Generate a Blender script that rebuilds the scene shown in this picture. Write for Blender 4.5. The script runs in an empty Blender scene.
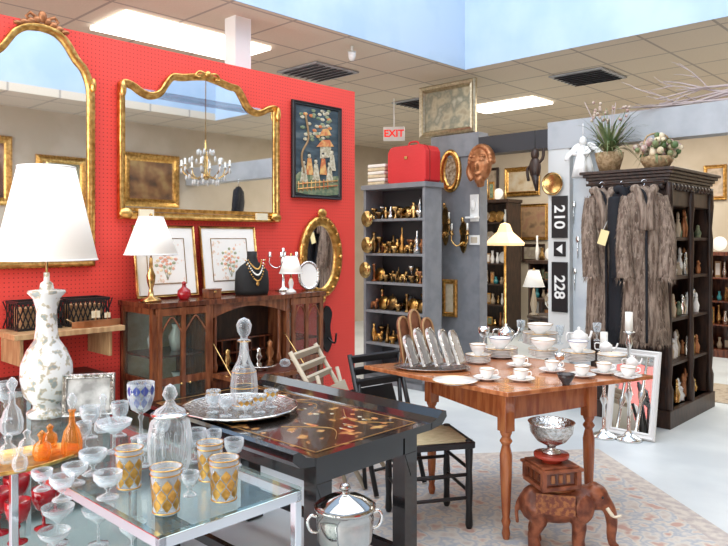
import bpy, math, random
from mathutils import Vector, Matrix
random.seed(7)
pi=math.pi
# ---------- calibration: camera at origin, eye height 1.5 m, looking along +Y
F=700.0; CX=364.0; HY=240.0; EH=1.5
A=(0.6897,0.7241)      # direction of the red wall
Bv=(0.7241,-0.6897)    # direction of the grey partition
TR=math.atan2(A[1],A[0]); TP=math.atan2(Bv[1],Bv[0]); TB=TR+pi
def bw(b,a,z=0.0): return (b*Bv[0]+a*A[0], b*Bv[1]+a*A[1], z)
def zpt(px,py,z):
    d=F*(EH-z)/(py-HY); return ((px-CX)/F*d,d,z)
def dpt(px,py,d): return ((px-CX)/F*d,d,EH-(py-HY)/F*d)
def wb(px,py,b):   # point on plane b=const (parallel red wall)
    D=(px-CX)/F; t=b/(D*Bv[0]+Bv[1]); return (D*t,t,EH-(py-HY)/F*t)
def wa(px,py,a):   # point on plane a=const (parallel partition)
    D=(px-CX)/F; t=a/(D*A[0]+A[1]); return (D*t,t,EH-(py-HY)/F*t)
WB=-4.196; PA=6.07
def rect(fn,pl,x0,x1,y0,y1):
    p0=fn(x0,0,pl); p1=fn(x1,0,pl)
    c=((p0[0]+p1[0])/2,(p0[1]+p1[1])/2)
    w=math.hypot(p1[0]-p0[0],p1[1]-p0[1])
    return c,w,EH-(y1-HY)/F*c[1],EH-(y0-HY)/F*c[1]   # centre,width,zbottom,ztop

# ---------- materials
MC={}
def base(name):
    m=bpy.data.materials.new(name); m.use_nodes=True
    nt=m.node_tree; return m,nt,nt.nodes['Principled BSDF']
def coords(nt,st):
    tc=nt.nodes.new('ShaderNodeTexCoord'); mp=nt.nodes.new('ShaderNodeMapping')
    mp.inputs['Scale'].default_value=st; nt.links.new(tc.outputs['Object'],mp.inputs['Vector']); return mp.outputs['Vector']
def M(name,col,rough=.5,metal=0,col2=None,scale=5,bump=0,trans=0,emis=0,coat=0,st=(1,1,1),lo=.4,hi=.6,ior=1.45,alpha=1):
    if name in MC: return MC[name]
    m,nt,p=base(name)
    p.inputs['Base Color'].default_value=(*col,1); p.inputs['Roughness'].default_value=rough
    p.inputs['Metallic'].default_value=metal; p.inputs['Transmission Weight'].default_value=trans
    p.inputs['IOR'].default_value=ior; p.inputs['Coat Weight'].default_value=coat
    if emis:
        p.inputs['Emission Color'].default_value=(*col,1); p.inputs['Emission Strength'].default_value=emis
    if col2 or bump:
        v=coords(nt,st); n=nt.nodes.new('ShaderNodeTexNoise'); n.inputs['Scale'].default_value=scale; n.inputs['Detail'].default_value=5
        nt.links.new(v,n.inputs['Vector'])
        if col2:
            r=nt.nodes.new('ShaderNodeValToRGB'); e=r.color_ramp.elements
            e[0].position=lo; e[1].position=hi; e[0].color=(*col,1); e[1].color=(*col2,1)
            nt.links.new(n.outputs['Fac'],r.inputs['Fac']); nt.links.new(r.outputs['Color'],p.inputs['Base Color'])
        if bump:
            b=nt.nodes.new('ShaderNodeBump'); b.inputs['Strength'].default_value=bump; b.inputs['Distance'].default_value=.01
            nt.links.new(n.outputs['Fac'],b.inputs['Height']); nt.links.new(b.outputs['Normal'],p.inputs['Normal'])
    MC[name]=m; return m
def thin(name,tint,lo,hi,col,blend=.35):
    m,nt,p=base(name); p.inputs['Base Color'].default_value=(*col,1); p.inputs['Roughness'].default_value=.04; p.inputs['Coat Weight'].default_value=1; p.inputs['IOR'].default_value=1.6
    t=nt.nodes.new('ShaderNodeBsdfTransparent'); t.inputs[0].default_value=(*tint,1)
    g=nt.nodes.new('ShaderNodeLayerWeight'); g.inputs['Blend'].default_value=blend
    mr=nt.nodes.new('ShaderNodeMapRange'); mr.inputs['To Min'].default_value=lo; mr.inputs['To Max'].default_value=hi
    nt.links.new(g.outputs['Facing'],mr.inputs['Value'])
    mx=nt.nodes.new('ShaderNodeMixShader'); nt.links.new(mr.outputs[0],mx.inputs[0]); nt.links.new(t.outputs[0],mx.inputs[1]); nt.links.new(p.outputs[0],mx.inputs[2])
    nt.links.new(mx.outputs[0],nt.nodes['Material Output'].inputs['Surface']); return m
def art(name,cols,scale=6,st=(1,1,1),rough=.5,metal=0,vor=False,pos=None,coat=0):
    m,nt,p=base(name); v=coords(nt,st)
    n=nt.nodes.new('ShaderNodeTexVoronoi' if vor else 'ShaderNodeTexNoise'); n.inputs['Scale'].default_value=scale
    nt.links.new(v,n.inputs['Vector'])
    r=nt.nodes.new('ShaderNodeValToRGB'); e=r.color_ramp.elements
    k=len(cols)
    while len(e)<k: e.new(.5)
    for i,c in enumerate(cols):
        e[i].position=pos[i] if pos else (.3+.4*i/(k-1)); 
    for i,c in enumerate(cols): e[i].color=(*c,1)
    nt.links.new(n.outputs['Distance' if vor else 'Fac'],r.inputs['Fac']); nt.links.new(r.outputs['Color'],p.inputs['Base Color'])
    p.inputs['Roughness'].default_value=rough; p.inputs['Metallic'].default_value=metal; p.inputs['Coat Weight'].default_value=coat
    return m
def gridmat(name,col,line,sp,lw,axes,rough=.6,dots=False,bump=False):
    m,nt,p=base(name); tc=nt.nodes.new('ShaderNodeTexCoord'); s=nt.nodes.new('ShaderNodeSeparateXYZ')
    nt.links.new(tc.outputs['Object'],s.inputs[0])
    outs=[]
    def mth(op,a,b=None):
        n=nt.nodes.new('ShaderNodeMath'); n.operation=op
        for i,x in enumerate((a,b)):
            if x is None: continue
            if isinstance(x,(int,float)): n.inputs[i].default_value=x
            else: nt.links.new(x,n.inputs[i])
        return n.outputs[0]
    for ax in axes:
        f=mth('FRACT',mth('MULTIPLY',s.outputs[ax],1/sp)); outs.append(mth('SUBTRACT',f,.5))
    if dots:
        r=mth('ADD',mth('MULTIPLY',outs[0],outs[0]),mth('MULTIPLY',outs[1],outs[1])); fac=mth('LESS_THAN',r,lw*lw)
    else:
        fac=mth('MAXIMUM',mth('GREATER_THAN',mth('ABSOLUTE',outs[0]),.5-lw),mth('GREATER_THAN',mth('ABSOLUTE',outs[1]),.5-lw))
    nz=nt.nodes.new('ShaderNodeTexNoise'); nz.inputs['Scale'].default_value=2 if dots else 60
    nt.links.new(tc.outputs['Object'],nz.inputs['Vector'])
    mx0=nt.nodes.new('ShaderNodeMixRGB'); mx0.inputs[1].default_value=(*[c*.85 for c in col],1); mx0.inputs[2].default_value=(*col,1); nt.links.new(nz.outputs['Fac'],mx0.inputs[0])
    mx=nt.nodes.new('ShaderNodeMixRGB'); nt.links.new(fac,mx.inputs[0]); nt.links.new(mx0.outputs[0],mx.inputs[1]); mx.inputs[2].default_value=(*line,1)
    nt.links.new(mx.outputs[0],p.inputs['Base Color']); p.inputs['Roughness'].default_value=rough
    return m
red=gridmat('red_pegboard',(.80,.062,.044),(.34,.013,.011),.0254,.15,(1,2),.6,True)
ceilm=gridmat('ceiling_tile',(.70,.62,.50),(.38,.34,.29),.61,.02,(0,1),.85)
grey=M('grey_paint',(.18,.19,.21),.5,col2=(.22,.23,.25),scale=8)
lgrey=M('light_grey_paint',(.34,.36,.38),.5,col2=(.41,.43,.45),scale=4)
dgrey=M('charcoal_paint',(.035,.035,.04),.5)
pale=M('pale_blue_plaster',(.38,.51,.67),.85,col2=(.46,.58,.72),scale=1.5)
beige=M('beige_plaster',(.48,.41,.31),.8,col2=(.54,.47,.37),scale=2)
floorm=M('white_painted_concrete',(.56,.61,.64),.35,col2=(.66,.71,.73),scale=1.6,bump=.03)
white=M('white_gloss',(.82,.82,.80),.3)
mah=M('mahogany',(.065,.016,.008),.25,col2=(.17,.048,.02),scale=6,st=(6,6,1),coat=.4)
mahd=M('mahogany_door',(.12,.034,.014),.25,col2=(.24,.08,.032),scale=6,st=(6,6,1),coat=.4)
cherry=M('cherry_wood',(.28,.075,.025),.25,col2=(.44,.15,.05),scale=5,st=(6,6,1),coat=.4)
cherryt=M('cherry_top',(.34,.11,.04),.15,col2=(.52,.20,.08),scale=4,st=(1,9,1),coat=.5)
darkw=M('dark_wood',(.018,.010,.008),.4,col2=(.05,.025,.016),scale=6,st=(5,5,1))
oak=M('oak_wood',(.36,.20,.09),.45,col2=(.5,.32,.16),scale=6,st=(6,6,1))
lacq=M('black_lacquer',(.008,.008,.009),.12,coat=.6)
lacqg=art('gilt_chinoiserie_lacquer',[(.012,.009,.007),(.014,.010,.008),(.26,.11,.04),(.55,.34,.12)],13,rough=.2,pos=[0,.58,.62,.74],coat=.3)
black=M('black_paint',(.012,.012,.013),.35)
gold=M('gold_leaf',(.80,.48,.15),.28,1,col2=(.50,.26,.07),scale=30,bump=.3)
brass=M('brass',(.70,.47,.19),.22,1,col2=(.40,.24,.09),scale=15)
bronze=M('bronze',(.30,.11,.04),.4,.6,col2=(.45,.2,.09),scale=15,bump=.3)
silver=M('silver',(.78,.78,.76),.12,1)
silverb=M('engraved_silver',(.72,.72,.70),.2,1,col2=(.45,.44,.42),scale=60,bump=.5)
chrome=M('chrome',(.66,.70,.74),.1,1)
mirror=M('mirror_glass',(.93,.94,.94),.02,1)
crystal=thin('crystal',(.93,.95,.96),.07,.95,(.72,.77,.80),.42)
pane=thin('clear_glass',(.90,.96,.94),.04,.5,(.16,.22,.22),.25)
blueg=M('blue_glass',(.05,.08,.35),.05,trans=.4)
amber=thin('amber_glass',(1,.55,.20),.20,.85,(.80,.38,.08),.4)
ruby=M('ruby_glass',(.45,.01,.02),.05,trans=.3,coat=.5)
porc=M('porcelain',(.84,.83,.80),.12,coat=.5)
flor=art('floral_porcelain',[(.74,.76,.75),(.74,.76,.75),(.52,.46,.34),(.27,.32,.31)],30,rough=.12,pos=[0,.52,.56,.66],coat=.5)
shade=M('linen_lampshade',(.95,.92,.85),.8,emis=.22)
wax=M('candle_wax',(.9,.88,.8),.5)
matb=M('mat_board',(.85,.83,.78),.8)
redl=M('red_leather',(.62,.025,.03),.4,bump=.15,scale=40)
blackl=M('black_velvet',(.01,.01,.01),.7,bump=.2,scale=50)
cream=M('cream_fabric',(.62,.52,.34),.9,col2=(.72,.62,.45),scale=20)
rush=M('rush_seat',(.45,.36,.2),.8,col2=(.6,.5,.3),scale=20,st=(1,8,1))
leaf=M('leaf_green',(.08,.14,.05),.5,col2=(.22,.24,.11),scale=10)
dryf=M('dried_flower',(.34,.18,.17),.8,col2=(.5,.42,.34),scale=25)
twig=M('pale_twig',(.42,.35,.34),.7)
wick=M('wicker',(.26,.17,.08),.7,col2=(.45,.32,.18),scale=40,bump=.5)
furm=M('grey_brown_fur',(.095,.062,.043),.8,col2=(.29,.22,.17),scale=16,st=(3,3,.4))
furt=M('fur_tips',(.33,.25,.19),.7,col2=(.14,.09,.065),scale=20)
furb=M('black_fur',(.006,.007,.011),.8)
lightp=M('light_panel',(1,.97,.9),.5,emis=3.5)
eleph=M('carved_teak',(.12,.03,.013),.4,col2=(.28,.09,.04),scale=18,bump=.5)
exitm=M('exit_red',(.8,.03,.02),.5,emis=.6)
buff=M('buff_ceramic',(.45,.36,.25),.4)
# ---------- mesh builder
def cr(pts,n=6,closed=False):
    out=[]; k=len(pts); rng=range(k if closed else k-1)
    for i in rng:
        if closed: p=[pts[(i-1)%k],pts[i],pts[(i+1)%k],pts[(i+2)%k]]
        else: p=[pts[max(i-1,0)],pts[i],pts[i+1],pts[min(i+2,k-1)]]
        for j in range(n):
            t=j/n; out.append(tuple(.5*((2*p[1][q])+(-p[0][q]+p[2][q])*t+(2*p[0][q]-5*p[1][q]+4*p[2][q]-p[3][q])*t*t+(-p[0][q]+3*p[1][q]-3*p[2][q]+p[3][q])*t**3) for q in range(len(p[1]))))
    if not closed: out.append(tuple(pts[-1]))
    return out
def offset(o,d):
    k=len(o); ar=sum(o[i][0]*o[(i+1)%k][1]-o[(i+1)%k][0]*o[i][1] for i in range(k)); s=1 if ar>0 else -1
    res=[]
    for i in range(k):
        def nr(a,b):
            dx,dy=b[0]-a[0],b[1]-a[1]; l=math.hypot(dx,dy) or 1e-9; return (-dy/l*s,dx/l*s)
        n1=nr(o[i-1],o[i]); n2=nr(o[i],o[(i+1)%k]); dd=max(.35,1+n1[0]*n2[0]+n1[1]*n2[1])
        res.append((o[i][0]+d*(n1[0]+n2[0])/dd,o[i][1]+d*(n1[1]+n2[1])/dd))
    return res
class B:
    def __init__(s,name): s.name=name; s.v=[]; s.f=[]; s.m=[]; s.sm=[]; s.mats=[]; s.T=Matrix.Identity(4)
    def add(s,vs,fs,mat,smooth=False):
        o=len(s.v); s.v+= [tuple(s.T@Vector(v)) for v in vs]
        if mat not in s.mats: s.mats.append(mat)
        i=s.mats.index(mat)
        for f in fs: s.f.append([o+q for q in f]); s.m.append(i); s.sm.append(smooth)
    def box(s,c,sz,mat,rot=None):
        x,y,z=sz[0]/2,sz[1]/2,sz[2]/2
        vs=[Vector((i*x,j*y,k*z)) for i in(-1,1) for j in(-1,1) for k in(-1,1)]
        if rot:
            R=Matrix.Rotation(rot[2],3,'Z')@Matrix.Rotation(rot[1],3,'Y')@Matrix.Rotation(rot[0],3,'X'); vs=[R@v for v in vs]
        vs=[v+Vector(c) for v in vs]
        s.add(vs,[(0,1,3,2),(4,6,7,5),(0,4,5,1),(2,3,7,6),(0,2,6,4),(1,5,7,3)],mat); return s
    def bb(s,x0,x1,y0,y1,z0,z1,mat): return s.box(((x0+x1)/2,(y0+y1)/2,(z0+z1)/2),(x1-x0,y1-y0,z1-z0),mat)
    def lathe(s,pr,mat,c=(0,0,0),seg=24,sx=1,sy=1,R=None,smooth=True,flute=0,nfl=12):
        vs=[];rings=[]
        for r,z in pr:
            if r<1e-5: rings.append([len(vs)]); vs.append((0,0,z))
            else:
                rings.append(list(range(len(vs),len(vs)+seg)))
                for i in range(seg):
                    t=2*pi*i/seg; rr=r*(1+flute*math.cos(t*nfl)); vs.append((rr*math.cos(t)*sx,rr*math.sin(t)*sy,z))
        fs=[]
        for a,b in zip(rings,rings[1:]):
            for i in range(seg):
                j=(i+1)%seg
                if len(a)==1 and len(b)==1: break
                if len(a)==1: fs.append((a[0],b[j],b[i]))
                elif len(b)==1: fs.append((a[i],a[j],b[0]))
                else: fs.append((a[i],a[j],b[j],b[i]))
        if len(rings[0])>1: fs.append(tuple(reversed(rings[0])))
        if len(rings[-1])>1: fs.append(tuple(rings[-1]))
        if R: RR=Matrix.Rotation(R[2],3,'Z')@Matrix.Rotation(R[1],3,'Y')@Matrix.Rotation(R[0],3,'X'); vs=[RR@Vector(v) for v in vs]
        s.add([(v[0]+c[0],v[1]+c[1],v[2]+c[2]) for v in vs],fs,mat,smooth); return s
    def ball(s,c,r,mat,seg=14,rot=None):
        if not hasattr(r,'__len__'): r=(r,r,r)
        k=8; vs=[];
        R=Matrix.Identity(3)
        if rot: R=Matrix.Rotation(rot[2],3,'Z')@Matrix.Rotation(rot[1],3,'Y')@Matrix.Rotation(rot[0],3,'X')
        pr=[(math.sin(pi*i/k),-math.cos(pi*i/k)) for i in range(k+1)]
        pr[0]=(0,-1);pr[-1]=(0,1)
        rings=[]
        for q,z in pr:
            if q<1e-5: rings.append([len(vs)]); vs.append((0,0,z))
            else:
                rings.append(list(range(len(vs),len(vs)+seg)))
                for i in range(seg): vs.append((q*math.cos(2*pi*i/seg),q*math.sin(2*pi*i/seg),z))
        fs=[]
        for a,b in zip(rings,rings[1:]):
            for i in range(seg):
                j=(i+1)%seg
                if len(a)==1: fs.append((a[0],b[j],b[i]))
                elif len(b)==1: fs.append((a[i],a[j],b[0]))
                else: fs.append((a[i],a[j],b[j],b[i]))
        vs=[R@Vector((v[0]*r[0],v[1]*r[1],v[2]*r[2]))+Vector(c) for v in vs]
        s.add(vs,fs,mat,True); return s
    def tube(s,pts,r,mat,seg=8,closed=False):
        P=[Vector(p) for p in pts]; k=len(P)
        rs=r if hasattr(r,'__len__') else [r]*k
        vs=[];N=None
        for i in range(k):
            if closed: t=P[(i+1)%k]-P[i-1]
            else: t=P[min(i+1,k-1)]-P[max(i-1,0)]
            if t.length<1e-9: t=Vector((0,0,1))
            t.normalize()
            if N is None:
                N=t.orthogonal().normalized()
            else:
                N=(N-t*N.dot(t)); N=N.normalized() if N.length>1e-6 else t.orthogonal().normalized()
            Bn=t.cross(N)
            for j in range(seg):
                a=2*pi*j/seg; vs.append(P[i]+(N*math.cos(a)+Bn*math.sin(a))*rs[i])
        fs=[]
        for i in range(k if closed else k-1):
            for j in range(seg):
                a=i*seg;b=((i+1)%k)*seg;q=(j+1)%seg; fs.append((a+j,a+q,b+q,b+j))
        if not closed: fs.append(tuple(reversed(range(seg)))); fs.append(tuple(range((k-1)*seg,k*seg)))
        s.add(vs,fs,mat,True); return s
    def loft(s,outl,prof,mat,smooth=False):   # outline in xz ; prof [(inset,y)]
        k=len(outl); vs=[]
        for ins,y in prof:
            o=offset(outl,ins) if ins else outl
            vs+=[(p[0],y,p[1]) for p in o]
        fs=[(i*k+j,i*k+(j+1)%k,(i+1)*k+(j+1)%k,(i+1)*k+j) for i in range(len(prof)-1) for j in range(k)]
        s.add(vs,fs,mat,smooth); return s
    def prism(s,outl,y0,y1,mat):
        k=len(outl); vs=[(p[0],y0,p[1]) for p in outl]+[(p[0],y1,p[1]) for p in outl]
        fs=[tuple(range(k)),tuple(reversed(range(k,2*k)))]+[(j,(j+1)%k,k+(j+1)%k,k+j) for j in range(k)]
        s.add(vs,fs,mat); return s
    def slab(s,outl,z0,z1,mat):
        k=len(outl); vs=[(p[0],p[1],z0) for p in outl]+[(p[0],p[1],z1) for p in outl]
        fs=[tuple(range(k)),tuple(reversed(range(k,2*k)))]+[(j,(j+1)%k,k+(j+1)%k,k+j) for j in range(k)]
        s.add(vs,fs,mat); return s
    def fin(s,loc=(0,0,0),rz=0,bevel=0,remesh=0,tilt=0):
        me=bpy.data.meshes.new(s.name); me.from_pydata(s.v,[],s.f)
        for m in s.mats: me.materials.append(m)
        me.polygons.foreach_set('material_index',s.m); me.polygons.foreach_set('use_smooth',s.sm)
        import bmesh
        b=bmesh.new(); b.from_mesh(me); bmesh.ops.recalc_face_normals(b,faces=b.faces); b.to_mesh(me); b.free(); me.update()
        ob=bpy.data.objects.new(s.name,me); bpy.context.scene.collection.objects.link(ob)
        ob.location=loc; ob.rotation_euler=(tilt,0,rz)
        if bevel:
            md=ob.modifiers.new('bevel','BEVEL'); md.width=bevel; md.segments=2; md.limit_method='ANGLE'; md.angle_limit=.7
        if remesh:
            md=ob.modifiers.new('remesh','REMESH'); md.mode='VOXEL'; md.voxel_size=remesh; md.use_smooth_shade=True
            md=ob.modifiers.new('smooth','SMOOTH'); md.factor=.6; md.iterations=5
        return ob
def room(name,b0,b1,a0,a1,z0,z1,mat,bevel=0):
    return B(name).bb(b0,b1,a0,a1,z0,z1,mat).fin((0,0,0),TP,bevel)
def text(st,size,mat,parent,loc,rot):
    c=bpy.data.curves.new(parent.name+'_text','FONT'); c.body=st; c.size=size; c.align_x='CENTER'; c.align_y='CENTER'; c.extrude=.002; c.offset=.003
    o=bpy.data.objects.new('lettering',c); c.materials.append(mat); bpy.context.scene.collection.objects.link(o)
    o.parent=parent; o.location=loc; o.rotation_euler=rot; return o

# ---------- room shell
CZ=3.25
room('floor',-9,1.3,-3,10.6,-.1,0,floorm)
c=B('ceiling')
c.bb(-9,1.3,5.93,10.6,CZ,CZ+.1,ceilm); c.bb(-9,-4.215,-3,5.93,CZ,CZ+.1,ceilm); c.bb(.3,1.3,-3,5.93,CZ,CZ+.1,ceilm); c.bb(-4.215,.3,-3,-1,CZ,CZ+.1,ceilm)
c.fin((0,0,0),TP)
lw=B('trim_skylight_well')
lw.bb(-4.33,-4.215,-1,6.05,CZ+.1,5.2,pale); lw.bb(-4.215,.3,5.93,6.05,CZ+.1,5.2,pale); lw.bb(.3,.4,-1,6.05,CZ+.1,5.2,pale); lw.bb(-4.215,.3,-1.1,-1,CZ+.1,5.2,pale)
lw.bb(-4.215,.3,5.925,5.935,CZ,CZ+.1,pale); lw.bb(-4.22,-4.21,-1,5.93,CZ,CZ+.1,pale)
lw.fin((0,0,0),TP)
sk=B('window_skylight')
for i in range(5): sk.bb(-4.2+i*1.12-.03,-4.2+i*1.12+.03,-1,5.93,5.2,5.26,white)
for i in range(5): sk.bb(-4.2,.3,-1+i*1.72,-1+i*1.72+.06,5.2,5.26,white)
sk.fin((0,0,0),TP)
room('wall_red',WB-.12,WB,-1.2,4.29,0,2.77,red)
room('wall_rear',-9,1.3,10.6,10.75,0,CZ,beige)
room('wall_left',-9.15,-9,-3,10.75,0,CZ,beige)
room('wall_right',1.3,1.42,-3,10.75,0,CZ,beige)
sf=B('window_storefront')
for i in range(7): sf.bb(-9+i*1.7,-8.94+i*1.7,-3.1,-3,0,CZ,dgrey)
sf.bb(-9,1.3,-3.1,-3,0,.3,dgrey); sf.bb(-9,1.3,-3.1,-3,2.4,2.5,dgrey); sf.bb(-9,1.3,-3.1,-3,3.1,CZ,dgrey)
sf.fin((0,0,0),TP)
room('wall_grey_post',-4.71,-4.13,PA,PA+.14,0,2.38,grey)
bm=B('trim_beam'); bm.bb(-4.75,-4.13,PA-.02,PA+.16,2.38,2.62,grey); bm.bb(-4.13,-3.34,PA-.02,PA+.16,2.38,2.56,dgrey); bm.bb(-3.34,1.28,PA-.02,PA+.16,2.36,2.62,lgrey)
bm.fin((0,0,0),TP)
room('wall_number_post',-3.34,-3.12,PA-.01,PA+.13,0,2.36,M('off_white_post',(.62,.63,.62),.5))
room('wall_infill_panel',-3.12,-2.86,PA+.06,PA+.10,0,2.36,M('blue_white_panel',(.50,.55,.60),.5,col2=(.62,.66,.68),scale=4))
room('trim_column_white',WB-.42,WB-.28,3.25,3.40,0,CZ,white)
def cpanel(name,px,py,lb,la,mat,th=.02):
    p=zpt(px,py,CZ-.01); B(name).bb(-lb/2,lb/2,-la/2,la/2,-th,0.008,mat).fin((p[0],p[1],CZ-.01),TP)
cpanel('ceiling_light_panel',185,38,.6,1.4,lightp)
cpanel('ceiling_light_panel',508,105,1.0,.5,lightp)
def vent(px,py):
    p=zpt(px,py,CZ-.01); v=B('ceiling_vent'); v.bb(-.3,.3,-.3,.3,-.01,.005,lgrey)
    for i in range(7): v.box((0,-.24+i*.08,-.018),(.52,.05,.006),dgrey,(.4,0,0))
    v.fin(p,TP)
vent(318,72); vent(588,77); vent(425,103)
p=dpt(394,134,8.6)
e=B('exit_sign'); e.box((0,0,0),(.26,.05,.17),white); e.tube([(0,0,.085),(0,0,CZ-p[2]-.01)],.01,white); eo=e.fin(p,-.1,.004)
text('EXIT',.12,exitm,eo,(0,-.028,0),(pi/2,0,0))
p=zpt(352,46,CZ-.01); e=B('ceiling_spotlight'); e.tube([(0,0,0),(0,0,-.08)],.012,white); e.lathe([(.02,0),(.03,.02),(.038,.08)],white,(0,0,-.13),16,R=(.5,0,0)); e.fin(p)

def pframe(name,w,h,fw,fmat,pmat,matw=0,depth=.03):
    o=B(name); R=[(-w/2,0),(w/2,0),(w/2,h),(-w/2,h)]
    o.loft(R,[(0,0),(0,-depth*.6),(fw*.2,-depth),(fw*.55,-depth*.7),(fw*.8,-depth*.85),(fw,-depth*.35),(fw,0)],fmat)
    o.bb(-w/2+fw*.5,w/2-fw*.5,-.006,-.001,fw*.5,h-fw*.5,black)
    i=fw
    if matw:
        o.bb(-w/2+i,w/2-i,-.010,-.006,i,h-i,matb); i+=matw; o.bb(-w/2+i,w/2-i,-.013,-.010,i,h-i,pmat)
    else: o.bb(-w/2+i,w/2-i,-.012,-.006,i,h-i,pmat)
    return o
# ---------- arched mirror
cc,w,z0,z1=rect(wb,WB+.01,-20,93,14,268)
h=z1-z0-.06; hw=w/2
half=[(1,0),(1,.70),(.98,.78),(.86,.85),(.70,.89),(.5,.955),(.28,.99),(0,1)]
pts=[(x*hw,z*h) for x,z in half]; arc=cr(pts[1:],5); ol=[(hw,0)]+arc; ol=ol+[(-x,z) for x,z in reversed(ol[:-1])]
am=B('arched_gilt_mirror'); am.loft(ol,[(0,0),(0,-.03),(.010,-.045),(.024,-.03),(.035,-.035),(.043,-.01)],gold,True)
am.add([(x,-.008,z) for x,z in offset(ol,.03)],[tuple(range(len(ol)))],mirror)
for sx in(-1,1):
    for k in range(4): am.ball((sx*(.03+.035*k),-.035,h+.015-.014*k),(.025,.018,.022-.003*k),bronze)
    am.tube([(sx*.02,-.04,h+.02),(sx*.07,-.04,h+.045),(sx*.09,-.04,h+.02),(sx*.07,-.04,h+.0)],.010,bronze)
    am.ball((sx*hw*.95,-.04,h*.78),(.018,.02,.045),gold)
am.ball((0,-.04,h+.035),(.025,.02,.035),bronze)
am.fin((cc[0],cc[1],z0),TR)
# ---------- cartouche mirror
cc,w,z0,z1=rect(wb,WB+.01,117,277,74,221)
h=z1-z0; hw=w/2
half=[(1,.80),(.99,.845),(.93,.865),(.83,.85),(.74,.82),(.66,.81),(.57,.835),(.50,.90),(.42,.955),(.30,.965),(.15,.985),(0,1)]
arc=cr([(x*hw,z*h) for x,z in half],4); ol=[(hw,0)]+arc; ol=ol+[(-x,z) for x,z in reversed(ol[:-1])]
gm=B('cartouche_gilt_mirror'); gm.loft(ol,[(0,0),(0,-.03),(.008,-.042),(.02,-.03),(.03,-.022),(.04,-.03),(.048,-.012)],gold,True)
gm.add([(x,-.01,z) for x,z in offset(ol,.035)],[tuple(range(len(ol)))],mirror)
gm.bb(-hw+.05,hw-.05,-.03,-.012,.05,.075,gold)
for sx in(-1,1):
    gm.ball((sx*(hw-.04),-.04,.035),(.05,.022,.035),gold); gm.ball((sx*(hw-.02),-.04,h*.8),(.022,.02,.055),gold)
    gm.box((sx*(hw-.18),-.04,.04),(.10,.02,.05),M('ivory_panel',(.75,.68,.5),.4))
    gm.tube(cr([(sx*.01,-.04,h-.01),(sx*.07,-.04,h+.0),(sx*.10,-.04,h-.035),(sx*.06,-.04,h-.04)],5),.008,gold)
gm.ball((0,-.04,h-.01),(.025,.02,.025),gold)
gm.fin((cc[0],cc[1],z0),TR)
# ---------- black oriental picture with inlaid scene
art1=art('oriental_painting',[(.01,.02,.03),(.02,.04,.055),(.05,.08,.10),(.16,.17,.15)],5,(1,1,3),pos=[.2,.45,.6,.75])
cc,w,z0,z1=rect(wb,WB+.01,291,340,104,199)
o=pframe('oriental_picture',w,z1-z0,.035,black,art1); W2=w/2; H2=z1-z0
inl=M('mother_of_pearl',(.58,.53,.40),.4,col2=(.35,.3,.2),scale=40); jade=M('jade_inlay',(.10,.15,.09),.5,col2=(.24,.26,.15),scale=30); coral=M('coral_inlay',(.5,.14,.05),.5,col2=(.65,.40,.14),scale=25)
o.prism(cr([(-W2+.04,.045),(W2-.04,.045),(W2-.04,.20),(.05,.15),(-.1,.22),(-W2+.04,.18)],3,True),-.016,-.012,jade)
for k,(x,z,c_) in enumerate(((-.15,.13,inl),(-.09,.19,coral),(-.02,.15,inl),(.06,.20,coral),(.13,.14,inl),(.16,.24,inl))):
    o.prism([(x-.038,z),(x+.042,z),(x+.018,z+.13),(x-.015,z+.13)],-.020,-.012,c_); o.ball((x,-.016,z+.15),(.018,.005,.02),inl,8); o.ball((x,-.015,z+.168),(.016,.005,.012),black,8)
for z in (.07,.11): o.tube([(-W2+.05,-.022,z),(W2-.05,-.022,z+.05)],.005,coral)
for k in range(8): o.tube([(-W2+.06+k*.045,-.022,.05+k*.005),(-W2+.06+k*.045,-.022,.13+k*.005)],.0035,coral)
for q in (0,.09): o.prism([(-.01+q*.3,.42+q),(.18-q*.3,.44+q),(.13-q*.2,.49+q),(.05+q*.1,.48+q)],-.019,-.012,coral)
o.prism([(.03,.33),(.15,.35),(.15,.44),(.03,.42)],-.016,-.012,inl)
o.tube(cr([(-.15,-.016,.2),(-.17,-.016,.35),(-.10,-.016,.48),(-.13,-.016,.66)],4),.009,M('bark_inlay',(.25,.15,.07),.6))
random.seed(2)
for k in range(46): o.ball((-.08+random.uniform(-.10,.22),-.014,.58+random.uniform(-.12,.16)),(.024,.003,.013),random.choice([jade,jade,inl,coral]),8)
o.fin((cc[0],cc[1],z0),TR)
# ---------- oval gilt mirror
cc,w,z0,z1=rect(wb,WB+.015,298,340,216,298)
o=B('oval_gilt_mirror'); ol=[(w/2*math.cos(t*2*pi/32),(z1-z0)/2*math.sin(t*2*pi/32)) for t in range(32)]
o.loft(ol,[(0,0),(0,-.03),(.02,-.04),(.05,-.025),(.07,-.03),(.08,-.008)],gold,True); o.add([(x,-.008,z) for x,z in offset(ol,.07)],[tuple(range(32))],mirror)
for t in range(20): a_=t*pi/10; o.ball((w/2*.9*math.cos(a_),-.035,(z1-z0)/2*.94*math.sin(a_)),(.016,.01,.016),gold,8)
o.ball((0,-.03,(z1-z0)/2+.02),(.05,.02,.04),gold); o.ball((0,-.03,-(z1-z0)/2-.01),(.04,.02,.03),gold)
o.fin((cc[0],cc[1],(z0+z1)/2),TR)
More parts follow.
